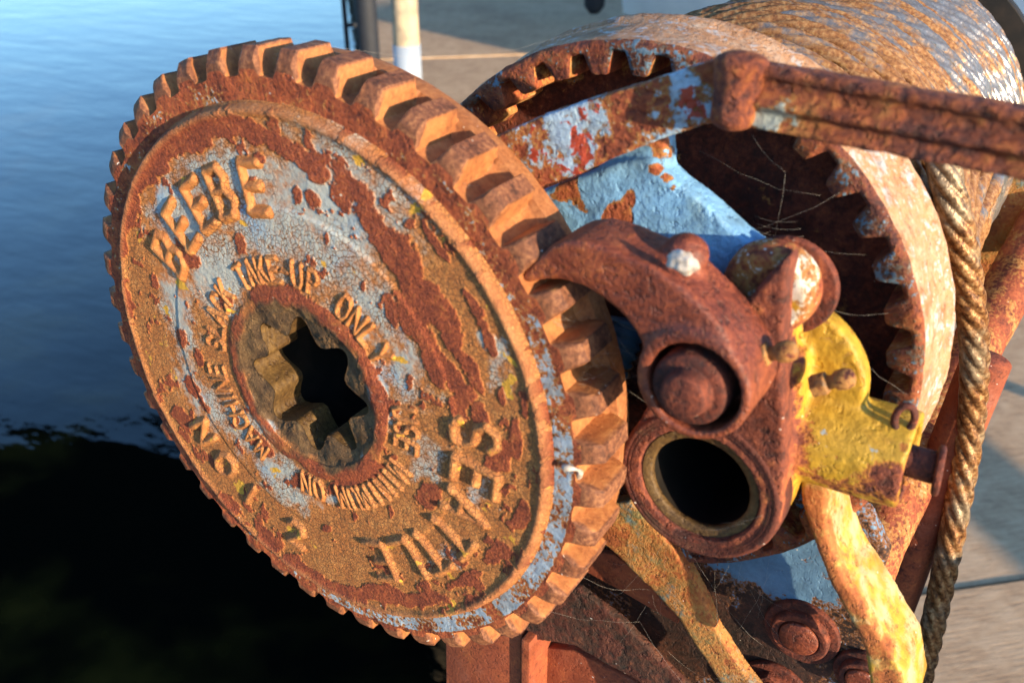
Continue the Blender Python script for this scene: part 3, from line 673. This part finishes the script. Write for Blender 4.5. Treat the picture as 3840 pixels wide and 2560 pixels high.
# side socket along +X
tube(bm, [(.190, .062, .0145), (.215, .062, .0152), (.2475, .062, .0158)], [.0215, .0195, .0190], 40)
bl = [((.209, .045, .03), .03, .25), ((.2475, .062, .0), .014, -.6), ((.25, .062, .016), .008, -.4), ((.228, .050, .02), .02, .4), ((.206, .040, .02), .012, -.35),((.205, .036, .045), .010, -.3)]
cut = bmesh.new(); lathe(cut, [(0, -.01), (.0250, -.01), (.0250, .090), (0, .090)], (tc_[0], CY, tc_[1]), 64)
tube(cut, [(.232, .062, .0155), (.26, .062, .0160)], .0145, 32)
cast('body', bm, M['lever'], lever, .0010, 3, .0003, cut=cut, seed=5, blobs=bl, pmfn=lambda co, no: -1.0 * (1 - sstep(CY + .002, CY + .020, co[:, 1])) + .22 * sstep(.045, .06, co[:, 1]) - .5 * sstep(.200, .190, co[:, 0]) * (co[:, 1] < .075))
bm = bmesh.new(); lathe(bm, [(.0243, .0030), (.0255, .0012), (.0262, .0018), (.0270, .0004), (.0277, .0010), (.0285, -.0002), (.0291, .0004), (.0298, -.0006), (.0304, .0001), (.0312, -.0008), (.0326, -.0004), (.0336, .0008), (.0342, .004), (.0342, .012), (.0250, .012), (.0243, .003)], (tc_[0], CY, tc_[1]), 72)
plain('collar', bm, M['dirty'], lever, True)
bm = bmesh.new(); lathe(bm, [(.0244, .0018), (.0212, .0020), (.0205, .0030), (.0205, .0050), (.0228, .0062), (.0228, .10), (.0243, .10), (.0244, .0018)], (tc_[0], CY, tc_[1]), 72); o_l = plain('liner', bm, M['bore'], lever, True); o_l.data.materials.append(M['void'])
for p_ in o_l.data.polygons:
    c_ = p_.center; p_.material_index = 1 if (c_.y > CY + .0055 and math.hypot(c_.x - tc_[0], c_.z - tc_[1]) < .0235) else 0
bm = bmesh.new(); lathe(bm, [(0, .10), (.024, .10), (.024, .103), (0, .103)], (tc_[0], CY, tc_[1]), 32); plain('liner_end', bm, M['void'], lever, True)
# leg
LY = .054
left = [(3000, 1740), (3000, 1820), (3006, 1888), (3029, 1967), (3065, 2065), (3108, 2182), (3163, 2280), (3212, 2372), (3243, 2445), (3261, 2560), (3270, 2700)]
right = [(3110, 1730), (3108, 1810), (3100, 1888), (3098, 1967), (3122, 2065), (3165, 2172), (3225, 2260), (3278, 2345), (3325, 2430), (3390, 2530), (3420, 2700)]
bm = bmesh.new(); prism(bm, xz(left + right[::-1], LY), LY, LY + .034, 0)
bl = [(at(*((np.array(l) + np.array(r_)) / 2), LY), 0.0085, -.6) for l, r_ in zip(left[2:], right[2:])] + [((.235, LY + .02, -.10), .03, .25)]
cast('leg', bm, M['leverarm'], lever, .0011, 5, .0003, seed=8, blobs=bl)

# spring plunger in the socket, ring pull and grease fittings
pl = thing('plunger_pin', 'dark headed pin standing out of the open end of the yellow socket', 'pin', (.25, .062, .0))
bm = bmesh.new(); tube(bm, [(.236, .062, .0155), (.257, .062, .0158)], .0062, 24); plain('shank', bm, M['pin'], pl, True)
bm = bmesh.new(); lathe(bm, [(0, 0), (.0088, 0), (.0096, .0006), (.0096, .0022), (.0088, .0028), (0, .0030)], (.2560, .062, .0150), 40, (1, .1, .05)); plain('head', bm, M['pin'], pl, True, .0004)
bm = bmesh.new(); c3 = at(3392, 1570, .055)
ringp = [Vector(c3) + Vector((.0052 * math.cos(a) * .6, 0.0052 * math.cos(a) * .2, .0056 * math.sin(a))) for a in np.linspace(0, 2 * PI, 25)]
tube(bm, ringp, .0014, 10); tag(plain('cotter_ring', bm, M['pin'], None, True), 'small rusty eye of a cotter standing on the end of the yellow socket', 'cotter')
def fitting(label, p, d):
    t = thing('grease_fitting', label, 'grease fitting', p, 'grease fittings on the castings')
    d = Vector(d).normalized()
    bm = bmesh.new(); lathe(bm, [(0, -.003), (.0042, -.003), (.0044, .0022), (.0030, .0030), (0, .0030)], p, 6, d); plain('hex_base', bm, M['fitting'], t, False, .0003)
    bm = bmesh.new(); lathe(bm, [(0, .003), (.0027, .0026), (.0025, .0048), (.0036, .0062), (.0039, .0092), (.0031, .0116), (.0015, .0124), (0, .0126)], p, 24, d); plain('nipple', bm, M['fitting'], t, True)
    return t
fitting('greasy brown grease nipple poking out of the side of the dark red pawl', tuple(at(2855, 1330, .020)), (.93, .08, .40))
fitting('brown grease nipple on the yellow casting, casting its shadow on yellow paint', tuple(at(3075, 1440, .040)), (.90, .1, .50))

# ================================================================== pawl
pawl = thing('pawl', 'thick dark red pawl with curved tip caught in the teeth of the gear wheel', 'pawl', (.18, .015, .04))
PY = .0025
o_ = [(1953, 1050), (1964, 1018), (2005, 973), (2053, 929), (2104, 906), (2160, 900), (2219, 913), (2290, 935), (2346, 964), (2442, 999), (2500, 1040), (2545, 1072), (2624, 1144), (2690, 1215), (2742, 1290), (2775, 1360), (2785, 1440), (2778, 1510), (2745, 1575), (2700, 1612), (2640, 1622), (2590, 1612),
      (2539, 1592), (2473, 1543), (2430, 1477), (2409, 1386), (2412, 1325), (2404, 1289), (2378, 1244), (2346, 1196), (2298, 1152), (2251, 1117), (2203, 1085), (2155, 1066), (2104, 1053), (2053, 1050), (2011, 1056), (1973, 1066)]
bm = bmesh.new(); prism(bm, xz(o_, PY), PY, PY + .0265, .0)
pc = (.1797, .0560)
lathe(bm, [(0, -.0020), (.0207, -.0020), (.0207, .0275), (0, .0275)], (pc[0] + .0010, PY, pc[1] + .002), 48)
lp = at(2560, 930, PY + .016); lathe(bm, [(0, -.007), (.0048, -.0055), (.0080, -.001), (.0085, .005), (0, .008)], lp + np.array([.0, 0, -.0022]), 24, (.25, .7, -.6))
cut = bmesh.new(); lathe(cut, [(0, -.01), (.0167, -.01), (.0167, .020), (0, .020)], (pc[0] + .0016, PY, pc[1] + .0014), 48)
cast('body', bm, M['pawl'], pawl, .0010, 6, .00018, cut=cut, seed=12, blobs=[(at(2200, 860, .02), .012, .25), (at(2330, 880, .02), .014, .28), (at(2500, 870, .03), .01, -.3)])
pin = thing('pivot_pin', 'round dark rusty pin end sitting in the bore of the pawl', 'pin', (pc[0], .0, pc[1] - .014))
bm = bmesh.new(); lathe(bm, [(0, -.0068), (.0068, -.0066), (.0079, -.0060), (.0083, -.0048), (.0090, -.0014), (.0094, -.0010), (.0122, -.0010), (.0134, -.0002), (.0138, .0012), (.0139, .004), (.0139, .05), (0, .05)], (pc[0] - .0003, PY, pc[1] - .0006), 56)
plain('pin_body', bm, M['pin'], pin, True, .0006)

# pivot flange at the end of the blue arm
fg = thing('pivot_flange', 'rusty round pivot with a thin disc flange where the blue arm ends', 'pivot', (.194, .05, .058))
bm = bmesh.new(); lathe(bm, [(0, -.004), (.014, -.004), (.0168, 0), (.0175, .008), (.0148, .010), (.0148, .0135), (0, .0135)], (.1900, .043, .0790), 48)
cast('boss', bm, metal('boss_paint', 'red', (.62, .58, .50), .52, YELL, .60, scale=50, seed=30), fg, .0009, 3, .0003, seed=15)
bm = bmesh.new(); lathe(bm, [(0, 0), (.0185, 0), (.0192, .001), (.0192, .0032), (.0185, .004), (0, .004)], (.1925, .0555, .0760), 48); plain('disc', bm, M['pin'], fg, True, .0004)

# ================================================================== handle
hd = thing('crank_handle', 'long rusty crank handle with a lumpy elbow, crossing in front of the ring gear', 'crank handle', (.12, .05, .12))
HY = .037
bm = bmesh.new()
prism(bm, xz([(1740, 555), (1871, 506), (2043, 429), (2197, 379), (2363, 329), (2529, 274), (2730, 205), (2790, 240), (2790, 420), (2673, 459), (2584, 487), (2446, 536), (2308, 592), (2170, 652), (2054, 694), (1880, 770)], HY), HY, HY + .012, .02)
bl = [(at(2040, 540, HY), .016, .12), (at(2170, 520, HY), .016, .22), (at(2590, 380, HY), .011, .25), (at(2400, 420, HY), .016, -.10), (at(2680, 300, HY), .008, -.5), (at(2030, 690, HY), .012, -.3), (at(2300, 590, HY), .01, -.4)]
cast('flat_arm', bm, M['handle'], hd, .0010, 3, .0004, seed=20, blobs=bl, freq=140)
bm = bmesh.new()
top = Vector(at(2782, 232, HY - .002)); bot = Vector(at(2744, 446, HY - .004))
tube(bm, [top + (top - bot) * k for k in (.20, .16, .08, 0)] + [top.lerp(bot, k) for k in (.25, .5, .75, 1, 1.10, 1.18, 1.22)], [.0015, .0050, .0080, .0090, .0084, .0074, .0072, .0074, .0066, .0042, .0012], 28)
off_ = Vector((-.001, .008, 0)); tube(bm, [top + off_, top.lerp(bot, .5) + off_, bot + off_], [.0070, .0075, .0065], 20)
tube(bm, [Vector(at(2775, 300, HY)), Vector(at(2860, 310, HY + .002))], [.0085, .0062], 20)
cast('elbow_lump', bm, M['bar'], hd, .0009, 5, .0003, seed=21, freq=140)
# ribbed bar: I-section swept to the right
s0 = at(2790, 345, HY + .001); s1 = at(3840, 535, HY - .004); s2 = s1 + (s1 - s0) * .6
hh0 = np.linalg.norm(at(2859, 236, HY) - at(2840, 478, HY)) / 2; hh1 = np.linalg.norm(at(3840, 408, HY) - at(3840, 660, HY)) / 2
bm = bmesh.new()
sec = [(1.0, .30), (.96, .62), (.82, .72), (.66, .60), (.55, .38), (.30, .30), (.12, .36), (.02, .66), (-.10, .82), (-.24, .74), (-.36, .45), (-.52, .34), (-.66, .44), (-.80, .66), (-.94, .66), (-1.0, .30),
       (-1.0, -.5), (-.8, -.8), (0, -.5), (.8, -.8), (1.0, -.5)]
pts = [s0 + (s1 - s0) * t for t in np.linspace(-.02, 1, 14)] + [s2]
def secf(i):
    hh = hh0 + (hh1 - hh0) * min(i / 13, 1.2); out = []
    for a, b in sec: out.append((b * hh * .75, a * hh))
    return out
fr = frames(pts); rgs = []
for i, (p, t, u_, v_) in enumerate(fr):
    z_ = (Vector((0, 0, 1)) - t * t.z).normalized(); yv = t.cross(z_); 
    if yv.y > 0: yv = -yv
    rgs.append([bm.verts.new(p + yv * a + z_ * b) for a, b in secf(i)])
n = len(sec)
for i in range(len(rgs) - 1):
    for k in range(n): bm.faces.new((rgs[i][k], rgs[i][(k + 1) % n], rgs[i + 1][(k + 1) % n], rgs[i + 1][k]))
bm.faces.new(rgs[0][::-1]); bm.faces.new(rgs[-1])
cast('ribbed_bar', bm, M['bar'], hd, .0009, 2, .0003, seed=22, freq=160, blobs=[(at(2900, 500, HY), .014, .45), (at(3000, 385, HY), .012, .25), (at(2840, 490, HY), .01, .4)])

# ================================================================== frame below
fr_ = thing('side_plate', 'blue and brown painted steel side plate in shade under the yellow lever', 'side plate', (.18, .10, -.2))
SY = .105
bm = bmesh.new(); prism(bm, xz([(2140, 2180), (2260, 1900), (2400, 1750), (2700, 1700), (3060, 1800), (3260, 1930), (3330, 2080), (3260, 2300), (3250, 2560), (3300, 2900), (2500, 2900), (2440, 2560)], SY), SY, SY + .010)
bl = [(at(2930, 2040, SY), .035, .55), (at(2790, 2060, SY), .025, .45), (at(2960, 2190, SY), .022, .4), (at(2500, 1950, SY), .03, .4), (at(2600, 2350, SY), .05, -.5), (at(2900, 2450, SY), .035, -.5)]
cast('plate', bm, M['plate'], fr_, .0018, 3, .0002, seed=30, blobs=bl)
def bolt(label, px, py, Y, r, square=False):
    c = at(px, py, Y); t = thing('bolt', label, 'bolt', tuple(c), 'bolts on the side plate')
    bm = bmesh.new(); lathe(bm, [(0, 0), (r * 1.75, 0), (r * 1.8, .001), (r * 1.8, .003), (0, .003)], c + np.array([0, -.003, 0]), 32); plain('washer', bm, M['pin'], t, True, .0004)
    bm = bmesh.new(); lathe(bm, [(r * .9, .004), (r * .98, .0002), (r * 1.3, 0), (r * 1.38, .0012), (r * 1.38, .006), (r * .9, .006)], c + np.array([0, -.007, 0]), 6 if square else 36); plain('nut', bm, M['pin'], t, not square, .0005)
    bm = bmesh.new(); lathe(bm, [(0, 0), (r * .80, .0002), (r * .92, .0010), (r * .92, .007), (0, .007)], c + np.array([0, -.0085, 0]), 32); plain('bolt_end', bm, M['pawl'], t, True, .0003)
bolt('rusty nut and bolt end on the side plate, left of the yellow leg', 3010, 2360, SY, .0105)
bolt('rusty bolt at the bottom edge of the photograph below the side plate', 2905, 2580, SY, .0105, True)
bolt('small bolt half hidden by the yellow leg near the bottom', 3240, 2520, SY, .0080)
# painted strut, broad yellow green and rust
st = thing('strut', 'flat strut with yellow, teal and orange flaking paint slanting down behind the gear wheel', 'strut', tuple(at(2640, 2390, .085)))
TY = .080
bm = bmesh.new(); prism(bm, xz([(2180, 1890), (2360, 1880), (2460, 1985), (2530, 2065), (2595, 2165), (2645, 2265), (2690, 2370), (2760, 2480), (2860, 2620), (2800, 2700), (2700, 2560), (2600, 2410), (2545, 2320), (2470, 2240), (2400, 2170), (2330, 2100), (2260, 2040), (2180, 1990)], TY), TY, TY + .008)
cast('strut_body', bm, M['strut'], st, .0012, 3, .0003, seed=33)
# base beams
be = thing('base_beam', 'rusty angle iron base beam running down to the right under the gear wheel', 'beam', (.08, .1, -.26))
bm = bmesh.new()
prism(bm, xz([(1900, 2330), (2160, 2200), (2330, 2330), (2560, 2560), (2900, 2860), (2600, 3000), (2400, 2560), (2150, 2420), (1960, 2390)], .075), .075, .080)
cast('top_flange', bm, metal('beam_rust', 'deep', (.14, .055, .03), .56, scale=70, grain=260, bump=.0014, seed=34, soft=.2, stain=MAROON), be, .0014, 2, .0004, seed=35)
bm = bmesh.new(); prism(bm, xz([(1985, 2420), (2150, 2440), (2420, 2575), (2620, 3020), (2300, 3000), (1985, 3000)], .088), .088, .094); plain('web', bm, M['frame'], be, False, .001)
po = thing('base_post', 'flat red rusted upright post under the lower rim of the gear wheel', 'post', (.02, .09, -.4))
bm = bmesh.new(); prism(bm, xz([(1670, 2380), (1955, 2380), (1955, 3100), (1678, 3100)], .070), .070, .076); 
plain('front_face', bm, M['frame'], po, False, .0008)
bm = bmesh.new(); A_ = at(1958, 2380, .070); B_ = at(1958, 3100, .070); box(bm, ((A_[0] + B_[0]) / 2 + .0035, .092, (A_[2] + B_[2]) / 2), (.006, .050, abs(A_[2] - B_[2]))); plain('side_face', bm, M['frame'], po, False, .0008)
sp = thing('lit_plate', 'narrow reddish plate showing between the gear wheel and the painted strut', 'plate', tuple(at(2300, 2150, .12)))
bm = bmesh.new(); prism(bm, xz([(2150, 2050), (2300, 2080), (2480, 2215), (2560, 2300), (2540, 2340), (2300, 2200), (2150, 2120)], .095), .095, .099); plain('plate_body', bm, M['frame'], sp, False, .0008)
# added block, out of view; it keeps the low sun off the side plate
bo = thing('shade_block', 'dark block added right of the winch, out of view, to shade the side plate', 'shade_block', (.55, .26, -.9))
bm = bmesh.new(); box(bm, (.58, .30, -.50), (.10, .42, .80)); plain('shade_block_body', bm, M['pin'], bo, False, .01)
# pipes on the right
pp = thing('bent_pipe', 'rust streaked bent pipe brace behind the hanging rope', 'pipe', tuple(at(3300, 2100, .15)))
bm = bmesh.new(); tube(bm, smoothpts([Pp(3225, 2180, .170), Pp(3290, 2010, .19), Pp(3380, 1820, .22), Pp(3480, 1620, .27), Pp(3590, 1420, .33), Pp(3720, 1190, .39), Pp(3860, 930, .44), Pp(3990, 690, .48)], 8), .0165, 28); cast('pipe_body', bm, M['pipe'], pp, .0016, 2, .0004, seed=41)
p2 = thing('frame_leg', 'straight dark red frame leg behind the rope, running down to the dock', 'frame leg', tuple(at(3380, 2300, .25)))
bm = bmesh.new(); tube(bm, [Pp(3700, 1350, .24), Pp(3560, 1700, .24), Pp(3440, 2020, .24), Pp(3330, 2330, .24), Pp(3150, 2900, .24)], .0125, 24); plain('leg_tube', bm, M['frame'], p2, True)
p3 = thing('far_bracket', 'patch painted bracket plate of green, yellow and rust behind the hanging rope', 'bracket', tuple(at(3700, 900, .42)))
bm = bmesh.new(); prism(bm, xz([(3560, 700), (3840, 640), (4000, 760), (3900, 1150), (3700, 1260), (3600, 1100)], .46), .46, .47); cast('bracket_body', bm, M['strut'], p3, .003, 2, .0004, seed=43)

# ================================================================== far things
A1 = atz(3500, 1640, -.9); B1 = atz(3900, 2000, -.9); hr = .32
A2 = A1 + np.array(SUN) * (hr / SUN.z); B2 = B1 + np.array(SUN) * (hr / SUN.z); dr = (B2 - A2) / np.linalg.norm(B2 - A2)
gr_ = thing('guard_rail', 'low rail beside the winch whose shadow crosses the dock', 'rail', (A2[0], A2[1], -.9))
bm = bmesh.new(); tube(bm, [A2 - dr * .8, B2 + dr * .5], .035, 16); plain('rail_tube', bm, M['pipe'], gr_, True)
for k in (-.7, .4):
    q1 = A2 + dr * k; bm = bmesh.new(); tube(bm, [(q1[0], q1[1], -.9), (q1[0], q1[1], q1[2])], .025, 12); plain('rail_post', bm, M['pipe'], gr_, True)
wp = thing('white_post', 'cream white round post standing at the dock edge', 'post', (-2.54, 3.23, -.9))
g = G('post_paint'); M['post'] = g.fin(g.mix(g.rng(g.noise(14, 4), .45, .65), (.50, .41, .28), (.34, .28, .21)), .5)
bm = bmesh.new(); tube(bm, [(-2.54, 3.23, -1.9), (-2.54, 3.23, -.1), (-2.54, 3.23, 1.6)], .062, 32); plain('post_body', bm, M['post'], wp, True)
g = G('blue_collar'); M['collar'] = g.fin((.30, .36, .44), .5)
bm = bmesh.new(); tube(bm, [(-2.54, 3.23, -.9), (-2.54, 3.23, -.62)], .066, 32); plain('collar', bm, M['collar'], wp, True)
g = G('black_rubber'); M['rub'] = g.fin(g.mix(g.noise(30), (.010, .012, .018), (.02, .026, .038)), .7)
fn = thing('fender', 'long black rubber fender hanging beside the white post', 'fender', (-2.78, 3.2, -1.0))
q0 = atz(1395, 330, -.95); 
bm = bmesh.new(); tube(bm, smoothpts([(q0[0], q0[1], -1.15), (q0[0], q0[1], -1.05), (q0[0], q0[1], -.6), (q0[0], q0[1], -.2), (q0[0] - .02, q0[1], .15), (q0[0] - .04, q0[1], .5)], 4), [.02, .06] + [.068] * 12 + [.04] * 7, 20) if False else tube(bm, [(q0[0], q0[1], -1.2), (q0[0], q0[1], -1.1), (q0[0], q0[1], -.4), (q0[0] - .01, q0[1], -.3), (q0[0] - .02, q0[1], .2), (q0[0] - .02, q0[1], .9)], [.02, .055, .055, .035, .03, .03], 20)
plain('fender_body', bm, M['rub'], fn, True)
tk = thing('ladder', 'thin dark ladder rails in front of the water left of the white post', 'ladder', (-3.2, 3.6, -1.2))
for px_ in (1316, 1365):
    q1 = atz(px_, 330, -1.0); bm = bmesh.new(); tube(bm, [(q1[0], q1[1], -1.7), (q1[0], q1[1], 1.2)], .014, 12); plain('rail', bm, M['rub'], tk, True)
q1 = atz(1316, 330, -1.0); q2_ = atz(1365, 330, -1.0)
for z in np.arange(-1.5, 1.1, .28):
    bm = bmesh.new(); tube(bm, [(q1[0], q1[1], z), (q2_[0], q2_[1], z)], .012, 10); plain('rung', bm, M['rub'], tk, True)
# white boat lying beyond the dock
g = G('gelcoat'); M['gel'] = g.fin(g.mix(g.rng(g.noise(2.5, 3), .4, .7), (.82, .84, .88), (.70, .74, .80)), .3)
bt_ = thing('white_boat', 'white hulled boat lying beyond the far end of the dock, blurred', 'boat', (-1.6, 7.6, -1.3))
P0 = atz(2175, 130, -.9)[:2]; P1 = atz(3050, 290, -.9)[:2]; dv = (P1 - P0) / np.linalg.norm(P1 - P0); nv = np.array([-dv[1], dv[0]]); Lb = 3.4
bm = bmesh.new(); secs = []
for i, t in enumerate(np.linspace(0, 1, 14)):
    w_ = .62 * math.sin(min(.15 + t * 2.4, PI / 2)) ** .7; sh_ = .10 + .25 * (1 - t) ** 2
    c0 = P0 + dv * (t * Lb - .1) + nv * .64
    secs.append([bm.verts.new((*(c0 + nv * w_ * a), z)) for a, z in ((-1, -.28 + sh_), (-.97, -.34 + sh_), (-.90, -.60), (-.55, -.84), (0, -.895), (.55, -.84), (.90, -.60), (.97, -.34 + sh_), (1, -.28 + sh_))])
for A_, B_ in zip(secs[:-1], secs[1:]):
    for k in range(9): bm.faces.new((A_[k], A_[(k + 1) % 9], B_[(k + 1) % 9], B_[k]))
bm.faces.new(secs[0][::-1]); bm.faces.new(secs[-1]); plain('hull', bm, M['gel'], bt_, True, .01)
bm = bmesh.new(); cc_ = P0 + dv * 1.9 + nv * .7; box(bm, (cc_[0], cc_[1], -.02), (1.3, .7, .5), Matrix.Rotation(math.atan2(dv[1], dv[0]), 3, 'Z')); plain('cabin', bm, M['gel'], bt_, False, .05)
bt_.location = (P0[0], P0[1], -.9)
for c_ in bt_.children: c_.location = -bt_.location
f2 = thing('boat_fender', 'dark fender hanging against the white boat', 'fender', (-3.1, 6.2, -.9))
q1 = atz(2225, 110, -.9) + np.array([0, 0, .20]); bm = bmesh.new(); tube(bm, [q1 + np.array([0, 0, -.10]), q1 + np.array([0, 0, -.05]), q1 + np.array([0, 0, .25]), q1 + np.array([0, 0, .32])], [.03, .07, .07, .03], 20); plain('fender_body', bm, M['rub'], f2, True)
pl2 = thing('mooring_pile', 'pale narrow pile in front of the white boat', 'pile', tuple(atz(2500, 110, -.9)))
q1 = atz(2500, 110, -.9); bm = bmesh.new(); tube(bm, [(q1[0], q1[1], -1.0), (q1[0], q1[1], 1.5)], .05, 20); plain('pile_body', bm, M['post'], pl2, True)

# ================================================================== spider threads
def threads(name, label, lst, r=.000019):
    bm = bmesh.new(); rnd = random.Random(len(lst))
    for a, b in lst:
        a = Vector(a); b = Vector(b); n = 7; L = (b - a).length
        P = [a.lerp(b, i / (n - 1)) + Vector((0, 0, -.07 * L * math.sin(PI * i / (n - 1)))) + Vector([rnd.uniform(-1, 1) * L * .010 for _ in range(3)]) * (0 < i < n - 1) for i in range(n)]
        tube(bm, P, [r * rnd.uniform(.6, 1.6) for _ in P], 5)
        if rnd.random() < .3: tube(bm, [P[3], P[3] + Vector((.0003, 0, .0003))], r * 5, 6)
    o = plain(name, bm, M['web'], None, True); tag(o, label, 'spider web', kind='stuff'); return o
rnd = random.Random(11); L_ = []
cc = at(2960, 640, .07); hub_ = at(2945, 645, .075)
for (px_, py_) in ((2820, 505), (2900, 960)):
    L_.append((hub_, at(px_, py_, .082)))
for k in range(6):
    a = (rnd.uniform(2600, 2760), rnd.uniform(560, 980)); b = (rnd.uniform(2850, 3280), rnd.uniform(700, 1250)); L_.append((at(*a, .075), at(*b, .084)))
for k in range(7): y_ = 800 + k * 28; L_.append((at(2830 + k * 4, y_ + 10, .075), at(2990 + k * 12, y_ + 30, .078)))
L_ += [(at(3110, 1155, .06), at(3330, 1175, .084)), (at(3100, 1180, .06), at(3400, 1480, .084)), (at(3190, 1480, .06), at(3260, 1560, .075)), (at(3620, 690, .2), at(3840, 560, .22))]
threads('spider_web', 'fine spider threads strung across the dark inside of the ring gear', L_)
L_ = []
for k in range(16):
    a = (rnd.uniform(2350, 2900), rnd.uniform(1950, 2450)); b = (a[0] + rnd.uniform(-160, 260), a[1] + rnd.uniform(20, 330)); L_.append((at(*a, .072), at(*b, rnd.uniform(.06, .098))))
L_ += [(at(1950, 2250, .03), at(2400, 2330, .075)), (at(2150, 2150, .03), at(2440, 2210, .075)), (at(2400, 2330, .075), at(2560, 2560, .07)), (at(2470, 1980, .03), at(2720, 2060, .09)), (at(2630, 1985, .028), at(2790, 1960, .028)), (at(2700, 1960, .028), at(2860, 1930, .029))]
threads('spider_web', 'spider threads and dust across the shaded side plate and strut', L_)
L_ = []
for (px_, py_) in ((1090, 190), (1290, 300), (1450, 420), (1640, 560), (1790, 700), (1880, 850), (2130, 1200), (2190, 1330), (2230, 1420)):
    for k in range(7):
        L_.append((at(px_ - 50 + rnd.uniform(-20, 20), py_ + rnd.uniform(-30, 30), .005), at(px_ + rnd.uniform(0, 80), py_ + rnd.uniform(-60, 40), .022)))
for k in range(9): L_.append((at(rnd.uniform(2180, 2300), rnd.uniform(1150, 1480), .02), at(rnd.uniform(2330, 2480), rnd.uniform(1250, 1560), .03)))
for k in range(12): L_.append((at(rnd.uniform(600, 1900), rnd.uniform(500, 2100), -.006), at(rnd.uniform(600, 1900), rnd.uniform(500, 2100), -.006))) if k < 0 else None
threads('spider_web', 'spider threads stretched in the gaps between the teeth of the gear wheel', L_)
L_ = [(at(980 + 120, 150, .0), at(2300, 90, .10))]
threads('spider_web', 'single long spider thread from the top teeth of the gear wheel to the ring gear', L_)
# cobweb lumps
bm = bmesh.new(); c_ = Vector(at(2560, 985, .004)); bmesh.ops.create_icosphere(bm, subdivisions=4, radius=1, matrix=Matrix.Translation(c_) @ Matrix.Diagonal((.0050, .0018, .0040, 1)))
for v in bm.verts: d = v.co - c_; v.co = c_ + d * (1 + .35 * (mnoise.noise(v.co * 420)))
tag(plain('cocoon', bm, M['blob'], None, True), 'white spider cocoon stuck on the dark red pawl', 'cocoon')
bm = bmesh.new(); P = smoothpts([at(2110, 1750, -.001), at(2140, 1755, -.001), at(2175, 1765, .001), at(2165, 1790, .003), at(2150, 1815, .003), at(2145, 1850, .004)], 5); tube(bm, P, [.0011 + .0004 * math.sin(i * .6) for i in range(len(P))], 8)
tag(plain('cocoon', bm, M['blob'], None, True), 'long white cobweb lump on the right hand teeth of the gear wheel', 'cocoon')
